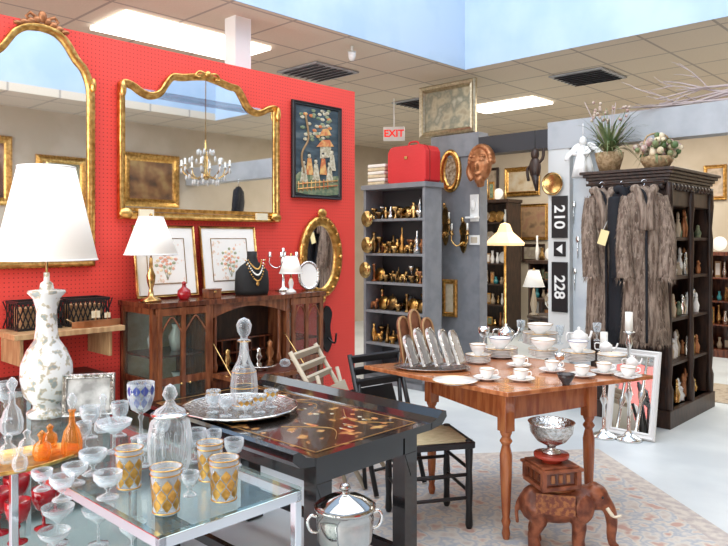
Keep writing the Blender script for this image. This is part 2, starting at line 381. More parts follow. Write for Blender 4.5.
# ---------- secretary cabinet
TOP=1.12
sec=B('secretary_china_cabinet')
L,C1,C2,Rr=-.695,-.285,.355,.695; D=-.40
sec.bb(L-.015,Rr+.015,D-.015,0,TOP-.03,TOP,mah); sec.bb(L,Rr,D,0,.16,.19,mah)
for x in (C1,C2): sec.bb(x-.015,x+.015,D,0,.16,TOP-.03,mahd)
for x in (L+.015,Rr-.015):
    for y in (D+.02,-.02): sec.bb(x-.015,x+.015,y-.02,y+.02,.16,TOP-.03,mahd)
    for z in (.2,.62,TOP-.07): sec.bb(x-.01,x+.01,D,0,z,z+.04,mahd)
    sec.bb(x-.003,x+.003,D+.03,-.03,.2,TOP-.05,pane)
sec.bb(L,Rr,-.012,0,.16,TOP,mah)
sec.bb(L+.03,C1-.02,-.02,-.013,.2,TOP-.04,cream); sec.bb(C2+.02,Rr-.03,-.02,-.013,.2,TOP-.04,cream)
for x0,x1 in((L,C1),(C2,Rr)):
    for z in(.47,.78): sec.bb(x0+.02,x1-.02,D+.03,-.02,z,z+.012,mah)
    for x in(x0+.045,(x0+x1)/2,x1-.03): sec.bb(x-.014,x+.014,D-.012,D+.01,.19,TOP-.03,mahd)
    for z in(.19,.62,TOP-.08): sec.bb(x0+.02,x1-.02,D-.01,D+.008,z,z+.045,mahd)
    sec.bb(x0+.03,x1-.03,D+.0,D+.004,.2,TOP-.05,pane)
    for xa,xb in ((x0+.045,(x0+x1)/2),((x0+x1)/2,x1-.03)):
        xm=(xa+xb)/2; sec.tube(cr([(xa,D-.006,.92),(xm-.03,D-.006,1.0),(xm,D-.006,1.03),(xm+.03,D-.006,1.0),(xb,D-.006,.92)],4),.006,mahd,6)
sec.bb(C1,C2,D,-.02,.19,.60,mah)
for k in range(3):
    sec.bb(C1+.03,C2-.03,D-.012,D,.2+k*.135,.32+k*.135,mah)
    for sx in (-.16,.2): sec.tube([(sx-.03,D-.015,.27+k*.135),(sx-.02,D-.03,.255+k*.135),(sx+.02,D-.03,.255+k*.135),(sx+.03,D-.015,.27+k*.135)],.004,brass)
sec.bb(C1+.01,C2-.01,D-.30,D,.62,.645,mahd); sec.bb(C1+.05,C2-.05,D-.27,D-.02,.645,.648,M('desk_leather',(.10,.03,.02),.4))
for x in (C1+.02,C2-.02): sec.tube([(x,D-.2,.645),(x,D+.02,.85)],.004,brass)
sec.bb(C1+.02,C2-.02,-.20,-.02,.645,TOP-.04,darkw)
for k in range(5): x=C1+.12*k+.06; sec.bb(x,x+.008,-.26,-.19,.66,.82,mah)
for z in (.73,.82): sec.bb(C1+.02,C2-.02,-.26,-.19,z,z+.01,mah)
for x in (C1+.05,C2-.06): sec.lathe([(.014,.645),(.02,.68),(.012,.72),(.012,1.0),(.02,1.05)],mahd,(x,D+.03,0),12)
sec.prism([(C1+.02,TOP-.03),(C1+.02,TOP-.12)]+[(C1+.02+(C2-C1-.04)*t/10,TOP-.12+.06*math.sin(pi*t/10)) for t in range(1,10)]+[(C2-.02,TOP-.12),(C2-.02,TOP-.03)],D+.005,D+.02,mahd)
for x in (L+.03,C1,C2,Rr-.03):
    sec.tube(cr([(x,D+.03,.17),(x,D-.0,.10),(x,D+.04,.04),(x,D-.01,0.01)],4),[.028]*4+[.022]*4+[.018]*4+[.02],mah); sec.bb(x-.02,x+.02,-.05,-.01,0,.17,mah)
for x in ((L+C1)/2-.02,(L+C1)/2+.04,(C2+Rr)/2+.04): sec.ball((x,D-.018,.62),.009,brass,8)
secloc=bw(WB+.01,2.845); sec.fin(secloc,TR,.003)
def onsec(x,y,z):
    c_,s_=math.cos(TR),math.sin(TR); return (secloc[0]+x*c_-y*s_,secloc[1]+x*s_+y*c_,z)
for (x,z) in ((L+.13,.482),(L+.28,.482),(L+.13,.792),(L+.28,.792),(C2+.17,.792)):
    o=B('porcelain_vase'); o.lathe([(0,0),(.03,0),(.045,.05),(.05,.09),(.02,.14),(.03,.17),(0,.16)],porc); o.fin(onsec(x,-.2,z))
for (x,hh,m) in ((-.12,.14,brass),(.02,.18,porc),(.14,.12,silver),(.24,.16,bronze)):
    o=B('desk_ornament'); o.lathe([(0,0),(.03,0),(.012,.02),(.03,hh*.4),(.015,hh*.7),(.02,hh*.85),(0,hh)],m,seg=18); o.fin(onsec(x,-.34,.649))
o=B('black_wall_sconce'); cc,w,z0,z1=rect(wb,WB+.01,318,334,308,352); o.prism(cr([(0,0),(.05,.08),(.03,.2),(.05,.32),(0,.38),(-.05,.32),(-.03,.2),(-.05,.08)],4,True),-.02,0,black); o.tube(cr([(0,-.02,.12),(.02,-.08,.08),(.02,-.1,.16)],4),.008,black); o.fin((cc[0],cc[1],z0),TR)
# prints
fl=art('floral_print',[(.85,.82,.76),(.85,.82,.76),(.80,.55,.40),(.55,.55,.42)],30,pos=[0,.60,.66,.75])
pc=[M('coral_petal',(.72,.28,.18),.7,col2=(.8,.5,.35),scale=60),M('sage_leaf',(.35,.38,.24),.7),M('ochre_petal',(.75,.55,.30),.7,col2=(.85,.72,.5),scale=60)]
for x0,x1,y0 in((136,198,226),(203,259,227)):
    cc,w,z0,z1=rect(wb,WB+.13,x0,x1,y0,300); hh=z1-TOP
    o=pframe('botanical_print',w,hh,.018,brass,fl,.075,.02)
    o.loft([(-w/2+.085,.085),(w/2-.085,.085),(w/2-.085,hh-.085),(-w/2+.085,hh-.085)],[(0,-.012),(0,-.0145),(.004,-.0145),(.004,-.012)],brass)
    random.seed(int(x0))
    for q in range(26):
        an=q*2.4; r=.012*q**.55; o.ball((math.cos(an)*r*1.1,-.014,hh*.5+math.sin(an)*r*1.25),(.010+random.random()*.005,.0015,.010),pc[q%3] if q>5 else pc[0],8)
    for q in (-.02,0,.025): o.tube([(0,-.014,hh*.24),(q,-.014,hh*.36),(q*1.5,-.014,hh*.45)],.0018,pc[1],5)
    o.fin((cc[0],cc[1],TOP+.008),TR,tilt=-.14)
def lamp(name,loc,bp,bmat,sh0,sh1,r0,r1):
    o=B(name); o.lathe(bp,bmat,seg=28); zt=bp[-1][1]
    o.tube([(0,0,zt-.01),(0,0,sh1-.02)],.006,brass)
    k=36; vs=[]
    for r,z in((r0,sh0),(r1,sh1),(r1-.004,sh1),(r0-.004,sh0)): vs+=[(r*math.cos(2*pi*i/k),r*math.sin(2*pi*i/k),z) for i in range(k)]
    fs=[(q*k+i,q*k+(i+1)%k,((q+1)%4)*k+(i+1)%k,((q+1)%4)*k+i) for q in range(4) for i in range(k)]
    o.add(vs,fs,shade,True)
    for z,r in((sh0,r0),(sh1,r1)): o.tube([(r*math.cos(2*pi*i/24),r*math.sin(2*pi*i/24),z) for i in range(24)],.004,white,6,True)
    for an in range(3): o.tube([(0,0,sh1-.02),((r1-.003)*math.cos(an*2.1),(r1-.003)*math.sin(an*2.1),sh1-.005)],.002,brass,5)
    o.ball((0,0,sh1+.0),(.012,.012,.025),brass); o.ball((0,0,(sh0+sh1)/2),(.03,.03,.045),M('lamp_bulb',(1,.9,.7),.4,emis=3))
    return o.fin(loc)
p=wb(151,300,WB+.28)
lamp('small_table_lamp',(p[0],p[1],TOP+.001),[(0,0),(.065,0),(.06,.015),(.02,.03),(.012,.08),(.024,.12),(.028,.16),(.012,.2),(.010,.27)],brass,.29,.52,.16,.075)
p=wb(184,298,WB+.30); o=B('red_perfume_bottle'); o.lathe([(0,0),(.03,0),(.045,.03),(.04,.06),(.015,.08),(.012,.1),(.02,.105),(0,.12)],ruby); o.fin((p[0],p[1],TOP+.001))
# necklace display bust
p=wb(252,305,WB+.28)
o=B('necklace_display_bust'); 
pr=[(0,.115,.075),(.03,.125,.08),(.10,.125,.075),(.16,.12,.065),(.20,.085,.05),(.225,.045,.042),(.26,.034,.036),(.30,.034,.034)]
seg=20; vs=[(rx*math.cos(2*pi*j/seg),ry*math.sin(2*pi*j/seg),z) for z,rx,ry in pr for j in range(seg)]
o.add(vs,[(i*seg+j,i*seg+(j+1)%seg,(i+1)*seg+(j+1)%seg,(i+1)*seg+j) for i in range(len(pr)-1) for j in range(seg)]+[tuple(range(seg)),tuple(range((len(pr)-1)*seg,len(pr)*seg))],blackl,True)
for q,(wd,dz) in enumerate(((.05,.06),(.065,.10),(.075,.14))):
    n=18
    for k in range(n+1):
        t=k/n*2-1; zz=.24-dz*(1-t*t)-.0; x=wd*t; yy=-(.045+.04*(1-t*t))
        o.ball((x,yy-.004*q,zz),.006,[gold,wax,gold][q],6)
o.ball((0,-.09,.08),(.012,.006,.016),gold,8)
o.fin((p[0],p[1],TOP+.001),TR-.2)
p=wb(283,296,WB+.14); o=B('candelabra'); o.lathe([(0,0),(.06,0),(.055,.015),(.015,.03),(.01,.15),(.02,.18),(.008,.2),(.008,.28)],silver)
for an in (0,pi/2,pi,3*pi/2):
    ca,sa=math.cos(an),math.sin(an); o.tube(cr([(0,0,.2),(.05*ca,.05*sa,.17),(.1*ca,.1*sa,.2),(.1*ca,.1*sa,.25)],4),.005,silver); o.lathe([(0,0),(.02,.005),(.012,.015),(.014,.04),(0,.04)],silver,(.1*ca,.1*sa,.25),12)
o.lathe([(0,0),(.02,.005),(.012,.015),(.014,.04),(0,.04)],silver,(0,0,.28),12)
o.fin((p[0],p[1],TOP))
p=wb(291,296,WB+.33); lamp('boudoir_lamp',(p[0],p[1],TOP+.001),[(0,0),(.04,0),(.035,.012),(.012,.03),(.02,.07),(.01,.1)],porc,.14,.26,.085,.045)
p=wb(309,298,WB+.28); o=B('oval_photo_frame'); ol=[(.085*math.cos(t*2*pi/28),.11+.11*math.sin(t*2*pi/28)) for t in range(28)]
o.loft(ol,[(0,0),(0,-.012),(.008,-.018),(.02,-.008)],silverb,True); o.add([(x,-.007,z) for x,z in offset(ol,.018)],[tuple(range(28))],matb); o.tube([(0,0,.15),(0,.07,0)],.004,black); o.fin((p[0],p[1],TOP+.004),TR-.5,tilt=-.12)
p=wb(212,300,WB+.32); o=B('small_jewelry_box'); o.bb(-.05,.05,-.035,.035,0,.05,mahd); o.bb(-.053,.053,-.038,.038,.05,.062,mahd); o.bb(-.01,.01,-.042,-.036,.035,.05,brass); o.fin((p[0],p[1],TOP+.001),TR,.003)
for px,py,kind in((262,362,0),(240,364,1),(285,366,1)):
    p=wb(px,py,WB+.56)
    o=B('silver_dish' if kind==0 else 'glass_paperweight')
    if kind==0: o.lathe([(0,0),(.04,0),(.035,.01),(.09,.03),(.095,.035),(0,.02)],silver)
    else: o.lathe([(0,0),(.03,0),(.04,.02),(.03,.045),(0,.055)],crystal)
    o.fin((p[0],p[1],.649))
o=B('wall_shelf'); xs=bw(WB+.005,1.75); o.bb(-.36,.26,-.34,0,0,.03,oak)
for x in(-.3,.2): o.bb(x-.01,x+.01,-.28,-.0,-.15,0,oak)
o.fin((xs[0],xs[1],.97),TR,.003)
for k,x in enumerate((-.2,.08)):
    q=bw(WB+.12,1.75+x+.03); o=B('lattice_basket')
    o.bb(-.12,.12,-.09,.09,0,.012,black)
    for s in(-1,1):
        o.bb(-.12,.12,s*.09-.005,s*.09+.005,.145,.16,black); o.bb(s*.12-.005,s*.12+.005,-.09,.09,.145,.16,black)
        for i in range(9): o.box((-.11+i*.0275,s*.09,.08),(.006,.006,.16),black,(0,.35,0)); o.box((-.11+i*.0275,s*.09,.08),(.006,.006,.16),black,(0,-.35,0))
        for i in range(6): o.box((s*.12,-.08+i*.032,.08),(.006,.006,.15),black)
    o.bb(-.09,.09,-.07,.07,.012,.12,oak)
    o.fin((q[0],q[1],1.001),TR)
q=bw(WB+.285,1.86); o=B('model_boat'); o.slab([(-.14,0),(-.08,-.028),(.07,-.028),(.15,0),(.07,.028),(-.08,.028)],.0,.035,bronze); o.tube([(0,0,.03),(0,0,.10)],.003,oak); o.tube([(.07,0,.03),(.07,0,.08)],.003,oak); o.tube([(-.13,0,.03),(-.17,0,.055)],.003,oak); o.box((0,0,.07),(.05,.003,.04),cream); o.box((.07,0,.06),(.035,.003,.03),cream); o.fin((q[0],q[1],1.001),TR)
q=bw(WB+.02,1.55); o=B('low_dark_chest'); o.bb(-.55,.35,-.36,0,.06,.70,darkw); o.bb(-.57,.37,-.38,0,.70,.73,darkw)
for k in range(3): o.bb(-.5,.3,-.375,-.36,.10+k*.2,.27+k*.2,mah); [o.ball((x,-.385,.185+k*.2),.014,brass,8) for x in(-.3,.1)]
for x in(-.5,.3):
    for y in(-.32,-.04): o.bb(x-.03,x+.03,y-.03,y+.03,0,.06,darkw)
o.fin(q,TR,.004)

# ---------- glass console table
C0=Vector((-.52,1.78,0)); e1=Vector((A[0],A[1],0)); e2=Vector((-Bv[0],-Bv[1],0))
GZ=.75; GW=.48; GL=2.1
def gp(u,v,z): q=C0+e1*u+e2*v; return (q.x,q.y,z)
o=B('glass_console_table')
def fr(z,s=.022):
    o.bb(0,GW,0,s,z-.03,z,chrome); o.bb(0,GW,GL-s,GL,z-.03,z,chrome); o.bb(0,s,0,GL,z-.03,z,chrome); o.bb(GW-s,GW,0,GL,z-.03,z,chrome)
fr(GZ-.011); fr(.36-.009)
o.bb(0.0,GW,0.0,GL,GZ-.01,GZ,pane); o.bb(.01,GW-.01,.01,GL-.01,.352,.36,pane)
for x in(0,GW-.025):
    for y in(0,1.0,GL-.025): o.bb(x,x+.025,y,y+.025,0,GZ-.04,chrome)
o.fin(tuple(C0),TR,.002)
p=gp(.30,1.44,GZ)
lamp('porcelain_table_lamp',(p[0],p[1],GZ+.001),[(0,0),(.08,0),(.08,.02),(.055,.035),(.055,.05),(.092,.09),(.106,.16),(.104,.22),(.08,.28),(.05,.325),(.043,.38),(.041,.45),(.055,.50),(.078,.525),(.074,.535),(.03,.54),(.025,.565),(.012,.575),(.012,.61)],flor,.665,1.06,.205,.115)
# ---------- glassware
def gob(h,r): return [(0,0),(r*.8,0),(r*.78,.004),(.007,.014),(.005,h*.3),(.012,h*.38),(.006,h*.43),(r*.7,h*.52),(r,h*.75),(r*1.02,h),(r*.97,h),(r*.93,h*.76),(r*.6,h*.56),(0,h*.5)]
def cou(h,r): return [(0,0),(r*.65,0),(r*.63,.004),(.006,.012),(.0045,h*.55),(r*.45,h*.68),(r*.9,h*.85),(r,h),(r*.97,h),(r*.86,h*.86),(r*.4,h*.7),(0,h*.66)]
def patch(o,r0,r1,z0,z1,n,frac,mat,off=0):
    for k in range(n):
        t0=2*pi*(k+off)/n; dt=2*pi/n*frac; vs=[];m=5
        for i in range(m):
            t=t0+dt*i/(m-1)
            f=1-abs(i/(m-1)*2-1)
            zm=(z0+z1)/2; rm=(r0+r1)/2
            zc0=zm+(z0-zm)*(.15+.85*f); zc1=zm+(z1-zm)*(.15+.85*f)
            vs+=[((rm+(r0-rm)*(.15+.85*f))*math.cos(t),(rm+(r0-rm)*(.15+.85*f))*math.sin(t),zc0),((rm+(r1-rm)*(.15+.85*f))*math.cos(t),(rm+(r1-rm)*(.15+.85*f))*math.sin(t),zc1)]
        o.add(vs,[(2*i,2*i+1,2*i+3,2*i+2) for i in range(m-1)],mat,True)
giltp=M('gilt_enamel',(.62,.36,.09),.3,.75,col2=(.42,.22,.05),scale=60)
def tumbler(px,py,h,r,loc=None):
    p=loc or zpt(px,py,GZ); o=B('gilt_tumbler')
    o.lathe([(0,0),(r*.82,0),(r*.84,.004),(r,h),(r*.95,h),(r*.8,.014),(0,.012)],crystal,seg=28)
    R=lambda z:(r*.83+(r*.17)*z/h)+.0012
    for i,(za,zb) in enumerate(((.07,.38),(.26,.58),(.47,.78))): patch(o,R(h*za),R(h*zb),h*za,h*zb,8,.88,giltp,.5*(i%2))
    for zz,f in((h,.99),(h*.86,.86),(h*.04,.04)): o.tube([(R(zz)*math.cos(t*pi/14),R(zz)*math.sin(t*pi/14),h*f) for t in range(28)],.002,gold,6,True)
    o.fin((p[0],p[1],GZ+.001))
tumbler(129,488,.122,.040); tumbler(166,512,.125,.042); tumbler(224,500,.122,.042); tumbler(210,480,.118,.040)
def goblet(px,py,h,r,mat=None,z=GZ,rim=None,name='crystal_goblet',pr=gob,off=.001,loc=None):
    p=loc or zpt(px,py,z); o=B(name); o.lathe(pr(h,r),mat or crystal,seg=24,flute=.02)
    if rim: 
        patch(o,r*.72,r*1.0,h*.55,h*.76,10,.8,rim); patch(o,r*1.01,r*1.03,h*.78,h*.97,10,.9,rim)
    o.fin((p[0],p[1],z+off)); return o
goblet(141,438,.21,.050,rim=blueg)
p=zpt(170,472,GZ); o=B('cut_crystal_lidded_jar'); o.lathe([(0,0),(.055,0),(.058,.01),(.066,.05),(.068,.12),(.06,.165),(.035,.18),(.03,.185),(.05,.19),(.045,.2),(.02,.215),(.012,.23),(.024,.25),(.015,.275),(0,.285)],crystal,seg=64,flute=.04,nfl=16)
for k in range(16):
    a_=k*pi/8; o.ball((.067*math.cos(a_),.067*math.sin(a_),.085),(.006,.006,.025),crystal,6)
o.lathe([(.061,.0),(.061,.006)],silver,(0,0,.184),24); o.fin((p[0],p[1],GZ+.001))
def decanter(px,py,h,r,mat,z=GZ,stop=None,name='crystal_decanter',off=.001):
    p=zpt(px,py,z); o=B(name)
    o.lathe([(0,0),(r*.8,0),(r,h*.06),(r,h*.22),(r*.75,h*.4),(r*.3,h*.52),(r*.25,h*.68),(r*.42,h*.73),(r*.2,h*.735)],mat,seg=48,flute=.04)
    o.lathe([(r*.2,h*.73),(r*.2,h*.76),(r*.45,h*.84),(r*.5,h*.9),(r*.25,h*.97),(0,h)],stop or crystal,seg=16,flute=.06,nfl=8)
    o.fin((p[0],p[1],z+off))
decanter(72,456,.22,.034,amber); decanter(103,432,.15,.032,crystal); decanter(12,434,.22,.040,crystal)
p=zpt(34,462,GZ); o=B('gilt_vanity_tray'); o.lathe([(0,0),(.20,0),(.21,.006),(.215,.016),(.205,.016),(.198,.008),(0,.006)],gold,seg=40,sy=.60)
o.fin((p[0]-.05,p[1]-.01,GZ+.001),TR)
for px,py,h,r,m in((42,463,.10,.030,amber),(27,458,.09,.028,crystal),(8,466,.10,.028,crystal),(50,449,.08,.026,amber),(20,474,.08,.024,crystal)):
    p=zpt(px,py,GZ); o=B('cruet_bottle'); o.lathe([(0,0),(r*.8,0),(r,h*.25),(r*.85,h*.5),(r*.3,h*.65),(r*.35,h*.75),(r*.5,h*.85),(0,h)],m,seg=40,flute=.04); o.fin((p[0],p[1],GZ+.012))
goblet(114,452,.11,.062,name='champagne_coupe',pr=cou); goblet(93,474,.075,.042,name='crystal_bowl'); goblet(75,484,.06,.038,name='crystal_bowl'); goblet(108,498,.075,.040,name='crystal_bowl')
goblet(6,420,.16,.035,name='crystal_goblet'); goblet(90,438,.12,.036); goblet(196,462,.11,.034); goblet(146,466,.10,.028); goblet(234,466,.09,.032,name='sherry_glass'); goblet(190,496,.07,.026,name='sherry_glass')
goblet(62,500,.07,.034,name='sherry_glass'); goblet(84,450,.10,.026,name='sherry_glass'); goblet(120,436,.13,.032,name='crystal_goblet'); goblet(162,448,.12,.03,name='crystal_goblet'); goblet(42,490,.06,.03,name='sherry_glass'); goblet(214,456,.09,.026,name='sherry_glass')
p=gp(.40,1.26,GZ); o=pframe('silver_photo_frame',.21,.175,.022,silverb,M('old_photo',(.25,.25,.24),.4,col2=(.6,.6,.58),scale=12)); o.tube([(0,0,.12),(0,.08,0.004)],.004,black); o.fin((p[0],p[1],GZ+.012),.25,tilt=-.15)
for u,v,h,r,m,nm,pr in ((.06,1.30,.17,.05,ruby,'ruby_goblet',gob),(.17,1.42,.17,.05,ruby,'ruby_goblet',gob),(.05,1.44,.17,.05,ruby,'ruby_goblet',gob),(.08,1.16,.16,.045,ruby,'ruby_goblet',gob),(.18,1.04,.14,.060,crystal,'champagne_coupe',cou),(.28,.92,.14,.060,crystal,'champagne_coupe',cou),(.10,.88,.12,.055,crystal,'champagne_coupe',cou),(.3,.2,.12,.05,crystal,'champagne_coupe',cou),(.3,.7,.14,.05,crystal,'champagne_coupe',cou),(.30,1.35,.15,.05,ruby,'ruby_goblet',gob),(.20,1.22,.16,.045,ruby,'ruby_goblet',gob)):
    p=gp(u,v,.36); o=B(nm); o.lathe(pr(h,r),m,seg=22); o.fin((p[0],p[1],.361))
# ---------- lacquer altar table
N0=Vector((-.20,2.52,0)); LZ=.70; LW=.75; LL=1.25
o=B('lacquer_altar_table')
o.bb(.03,LW-.03,.0,LL,LZ-.03,LZ,lacq); o.bb(.07,LW-.07,.04,LL-.04,LZ,LZ+.001,lacqg)
gl=M('gilt_line',(.55,.34,.11),.3,.7)
for x0,x1,y0,y1 in ((.08,LW-.08,.05,.055),(.08,LW-.08,LL-.055,LL-.05),(.08,.085,.05,LL-.05),(LW-.085,LW-.08,.05,LL-.05)): o.bb(x0,x1,y0,y1,LZ,LZ+.002,gl)
def flat(pts,m): o.slab(pts,LZ,LZ+.002,m)
random.seed(31)
rust=M('rust_lacquer_paint',(.40,.10,.04),.3,col2=(.6,.3,.1),scale=40)
for k in range(46):
    x=random.choice([.62,.55,.45,.3,.2])+random.uniform(-.05,.05); y=random.uniform(.10,LL-.15); r=random.uniform(.008,.018); n=6; a0=random.uniform(0,6)
    flat([(x+r*random.uniform(.6,1.2)*math.cos(a0+2*pi*i/n),y+r*random.uniform(.6,1.5)*math.sin(a0+2*pi*i/n)) for i in range(n)],random.choice([gl,rust,gl,inl]))
for (x0,y0,x1,y1,x2,y2) in ((.60,.12,.50,.28,.62,.45),(.25,.12,.35,.25,.22,.42),(.45,.5,.6,.62,.52,.8),(.3,.9,.4,1.0,.6,1.1)):
    pl=cr([(x0,y0),(x1,y1),(x2,y2)],6); flat([(a_,b_) for a_,b_ in pl]+[(a_+.008,b_+.004) for a_,b_ in reversed(pl)],gl)
for x,y in ((.38,.18),(.44,.22),(.52,.30),(.33,.35)): flat([(x-.015,y-.03),(x+.015,y-.03),(x+.008,y+.03),(x-.008,y+.03)],rust); flat([(x-.008,y+.032),(x+.008,y+.032),(x,y+.05)],inl)
for s,x0 in((1,LW-.04),(-1,.04)):
    pr=[(x0,LZ-.03),(x0,LZ),(x0+s*.05,LZ+.012),(x0+s*.085,LZ+.04),(x0+s*.11,LZ+.035),(x0+s*.115,LZ+.01),(x0+s*.08,LZ-.02)]
    o.prism(pr,0,LL,lacq)
o.bb(.09,LW-.09,.05,.075,LZ-.12,LZ-.03,lacq); o.bb(.09,LW-.09,LL-.075,LL-.05,LZ-.12,LZ-.03,lacq); o.bb(.08,.105,.05,LL-.05,LZ-.12,LZ-.03,lacq); o.bb(LW-.105,LW-.08,.05,LL-.05,LZ-.12,LZ-.03,lacq)
for x in(.12,LW-.12):
    for y in(.08,LL-.08):
        o.bb(x-.04,x+.04,y-.035,y+.035,.03,LZ-.03,lacq); o.bb(x-.05,x+.05,y-.045,y+.045,0,.05,lacq)
        o.prism([(x-.04,LZ-.12),(x+.04,LZ-.12),(x,LZ-.22)],y-.037,y+.037,lacq)
for x in(.12,LW-.12): o.bb(x-.015,x+.015,.08,LL-.08,.12,.16,lacq)
o.fin((N0.x,N0.y,.006),TR,.0)
LT=LZ+.009
p=zpt(240,411,LT); TC=p
o=B('round_silver_tray'); o.lathe([(0,0),(.20,0),(.235,.012),(.262,.016),(.265,.024),(.25,.022),(.2,.01),(0,.008)],silverb,seg=48)
o.tube([(.262*math.cos(t*pi/32)*(1+.01*math.cos(t*1.57)),.262*math.sin(t*pi/32)*(1+.01*math.cos(t*1.57)),.022) for t in range(64)],.006,silver,6,True); o.fin((p[0],p[1],LT+.001))
p=(TC[0]+.015,TC[1]+.02); o=B('tall_crystal_decanter')
o.lathe([(0,0),(.05,0),(.058,.02),(.062,.10),(.055,.17),(.03,.22),(.022,.25),(.018,.30),(.03,.315),(.018,.32)],crystal,seg=40,flute=.05,nfl=10)
o.lathe([(.016,.32),(.016,.33),(.028,.35),(.034,.385),(.022,.41),(0,.42)],crystal,seg=16,flute=.08,nfl=8)
for zz,rr in((.02,.062),(.10,.066),(.17,.058),(.31,.031)): o.tube([(rr*math.cos(t*pi/14),rr*math.sin(t*pi/14),zz) for t in range(28)],.0018,gold,5,True)
o.fin((p[0],p[1],LT+.011))
for dx,dy in((-.13,.03),(-.11,-.07),(-.04,-.13),(.10,-.07),(.05,-.15),(.14,.03)):
    o=B('cordial_glass'); o.lathe([(0,0),(.028,0),(.027,.004),(.005,.01),(.005,.025),(.03,.05),(.034,.08),(.031,.08),(.026,.052),(0,.035)],crystal,seg=20); 
    if dx>0 or dy>0: patch(o,.0315,.036,.052,.078,8,.95,giltp)
    o.fin((TC[0]+dx,TC[1]+dy,LT+.011))
# ---------- ice bucket on stool
p=dpt(345,540,2.42); pb=(p[0],p[1]); BZ=.385
o=B('small_wooden_stool'); o.lathe([(0,BZ-.04),(.13,BZ-.04),(.135,BZ-.03),(.135,BZ-.01),(.13,BZ),(0,BZ)],mah,seg=32)
for k in range(4):
    a_=k*pi/2+.4; o.tube([(math.cos(a_)*.085,math.sin(a_)*.085,BZ-.03),(math.cos(a_)*.12,math.sin(a_)*.12,0.005)],[.015,.012],mah)
o.fin((pb[0],pb[1],0))
o=B('covered_silver_ice_bucket'); pr=[(0,0),(.07,0),(.075,.012),(.06,.025),(.07,.04),(.095,.09),(.10,.17),(.095,.20),(.107,.205),(.107,.215),(.095,.225),(.06,.245),(.02,.255),(.010,.268),(.020,.278),(.016,.292),(0,.30)]
o.lathe([(r,z*.92) for r,z in pr],M('dark_silver',(.42,.41,.39),.08,1),seg=40)
for s in(-1,1): o.tube(cr([(s*.098,0,.11),(s*.12,0,.12),(s*.13,0,.15),(s*.118,0,.17),(s*.098,0,.165)],5),.006,silver)
o.fin((pb[0],pb[1],BZ+.001),.2)
# ---------- black stool
o=B('black_rush_stool')
for x in(-.17,.17):
    for y in(-.16,.16): o.lathe([(.014,0),(.02,.02),(.016,.1),(.02,.2),(.016,.3),(.021,.40),(.019,.46)],black,(x,y,0),12)
for z in(.16,.28):
    for s in(-1,1): o.tube([(-.17,s*.16,z),(.17,s*.16,z)],.01,black); o.tube([(s*.17,-.16,z+.03),(s*.17,.16,z+.03)],.01,black)
o.bb(-.185,.185,-.175,.175,.425,.452,rush)
for s in(-1,1): o.bb(-.19,.19,s*.175-.012,s*.175+.012,.42,.452,black); o.bb(s*.185-.012,s*.185+.012,-.18,.18,.42,.452,black)
o.fin((.34,3.74,0.006),.25,.003)
# ---------- folded wooden chairs leaning by the black table
beech=M('aged_beech',(.50,.43,.32),.5)
def foldchair(px,d,m,lean,rz):
    p=dpt(px,400,d); o=B('folding_chair')
    for y in(-.19,.19):
        o.tube([(-lean,y,.80),(.16,y,.012)],.015,m); o.tube([(-lean*.5,y*.85,.66),(.02,y*.85,.012)],.013,m)
    for k,z in enumerate((.77,.70,.63)):
        f=(.80-z)/.79; o.box((-lean+f*(lean+.16),0,z),(.02,.38,.045),m,(0,.4,0))
    o.box((-.06,0,.42),(.03,.33,.34),m,(0,-.42,0)); o.tube([(.10,-.19,.14),(.10,.19,.14)],.009,m)
    o.fin((p[0],p[1],.002),rz)
foldchair(352,4.42,beech,.34,-.35); foldchair(384,4.30,black,.10,-.9)
# ---------- drop leaf table
TZ=.766
o=B('drop_leaf_table')
TQ=[(0.0,4.10),(.69,3.36),(1.57,3.80),(.88,4.54)]
tc=Vector((sum(q[0] for q in TQ)/4,sum(q[1] for q in TQ)/4,0))
loc=[(q[0]-tc.x,q[1]-tc.y) for q in TQ]
o.slab(loc,.738,.76,cherryt)
lg=[(.71,3.50),(1.22,3.80),(.90,4.42),(.40,4.13)]; lp=[(q[0]-tc.x,q[1]-tc.y) for q in lg]
tl=[(0,0),(.016,0),(.022,.03),(.016,.06),(.024,.09),(.018,.11),(.022,.14),(.03,.32),(.032,.42),(.02,.47),(.033,.49),(.02,.51),(.03,.53),(.03,.54)]
for x,y in lp:
    o.lathe(tl,cherry,(x,y,0),18); an=math.atan2(.3,.51); o.box((x,y,.64),(.062,.062,.20),cherry,(0,0,an))
for i in range(4):
    a_,b_=lp[i],lp[(i+1)%4]; l=math.hypot(b_[0]-a_[0],b_[1]-a_[1]); o.box(((a_[0]+b_[0])/2,(a_[1]+b_[1])/2,.665),(l-.03,.022,.14),cherry,(0,0,math.atan2(b_[1]-a_[1],b_[0]-a_[0])))
o.fin((tc.x,tc.y,.006),0,.003)
def cup(px,py,z=TZ):
    p=zpt(px,py,z); o=B('teacup_and_saucer')
    o.lathe([(0,0),(.035,0),(.04,.004),(.070,.014),(.072,.017),(.066,.016),(0,.007)],porc,seg=28)
    o.lathe([(0,.008),(.02,.008),(.022,.014),(.036,.035),(.042,.06),(.039,.06),(.033,.036),(0,.018)],porc,seg=24)
    o.tube(cr([(.038,0,.052),(.058,0,.055),(.06,0,.035),(.034,0,.028)],5),.0035,porc,6); o.tube([(.0425*math.cos(t*pi/12),.0425*math.sin(t*pi/12),.06) for t in range(24)],.0015,gold,5,True)
    o.fin((p[0],p[1],z+.001),random.uniform(-1,1))
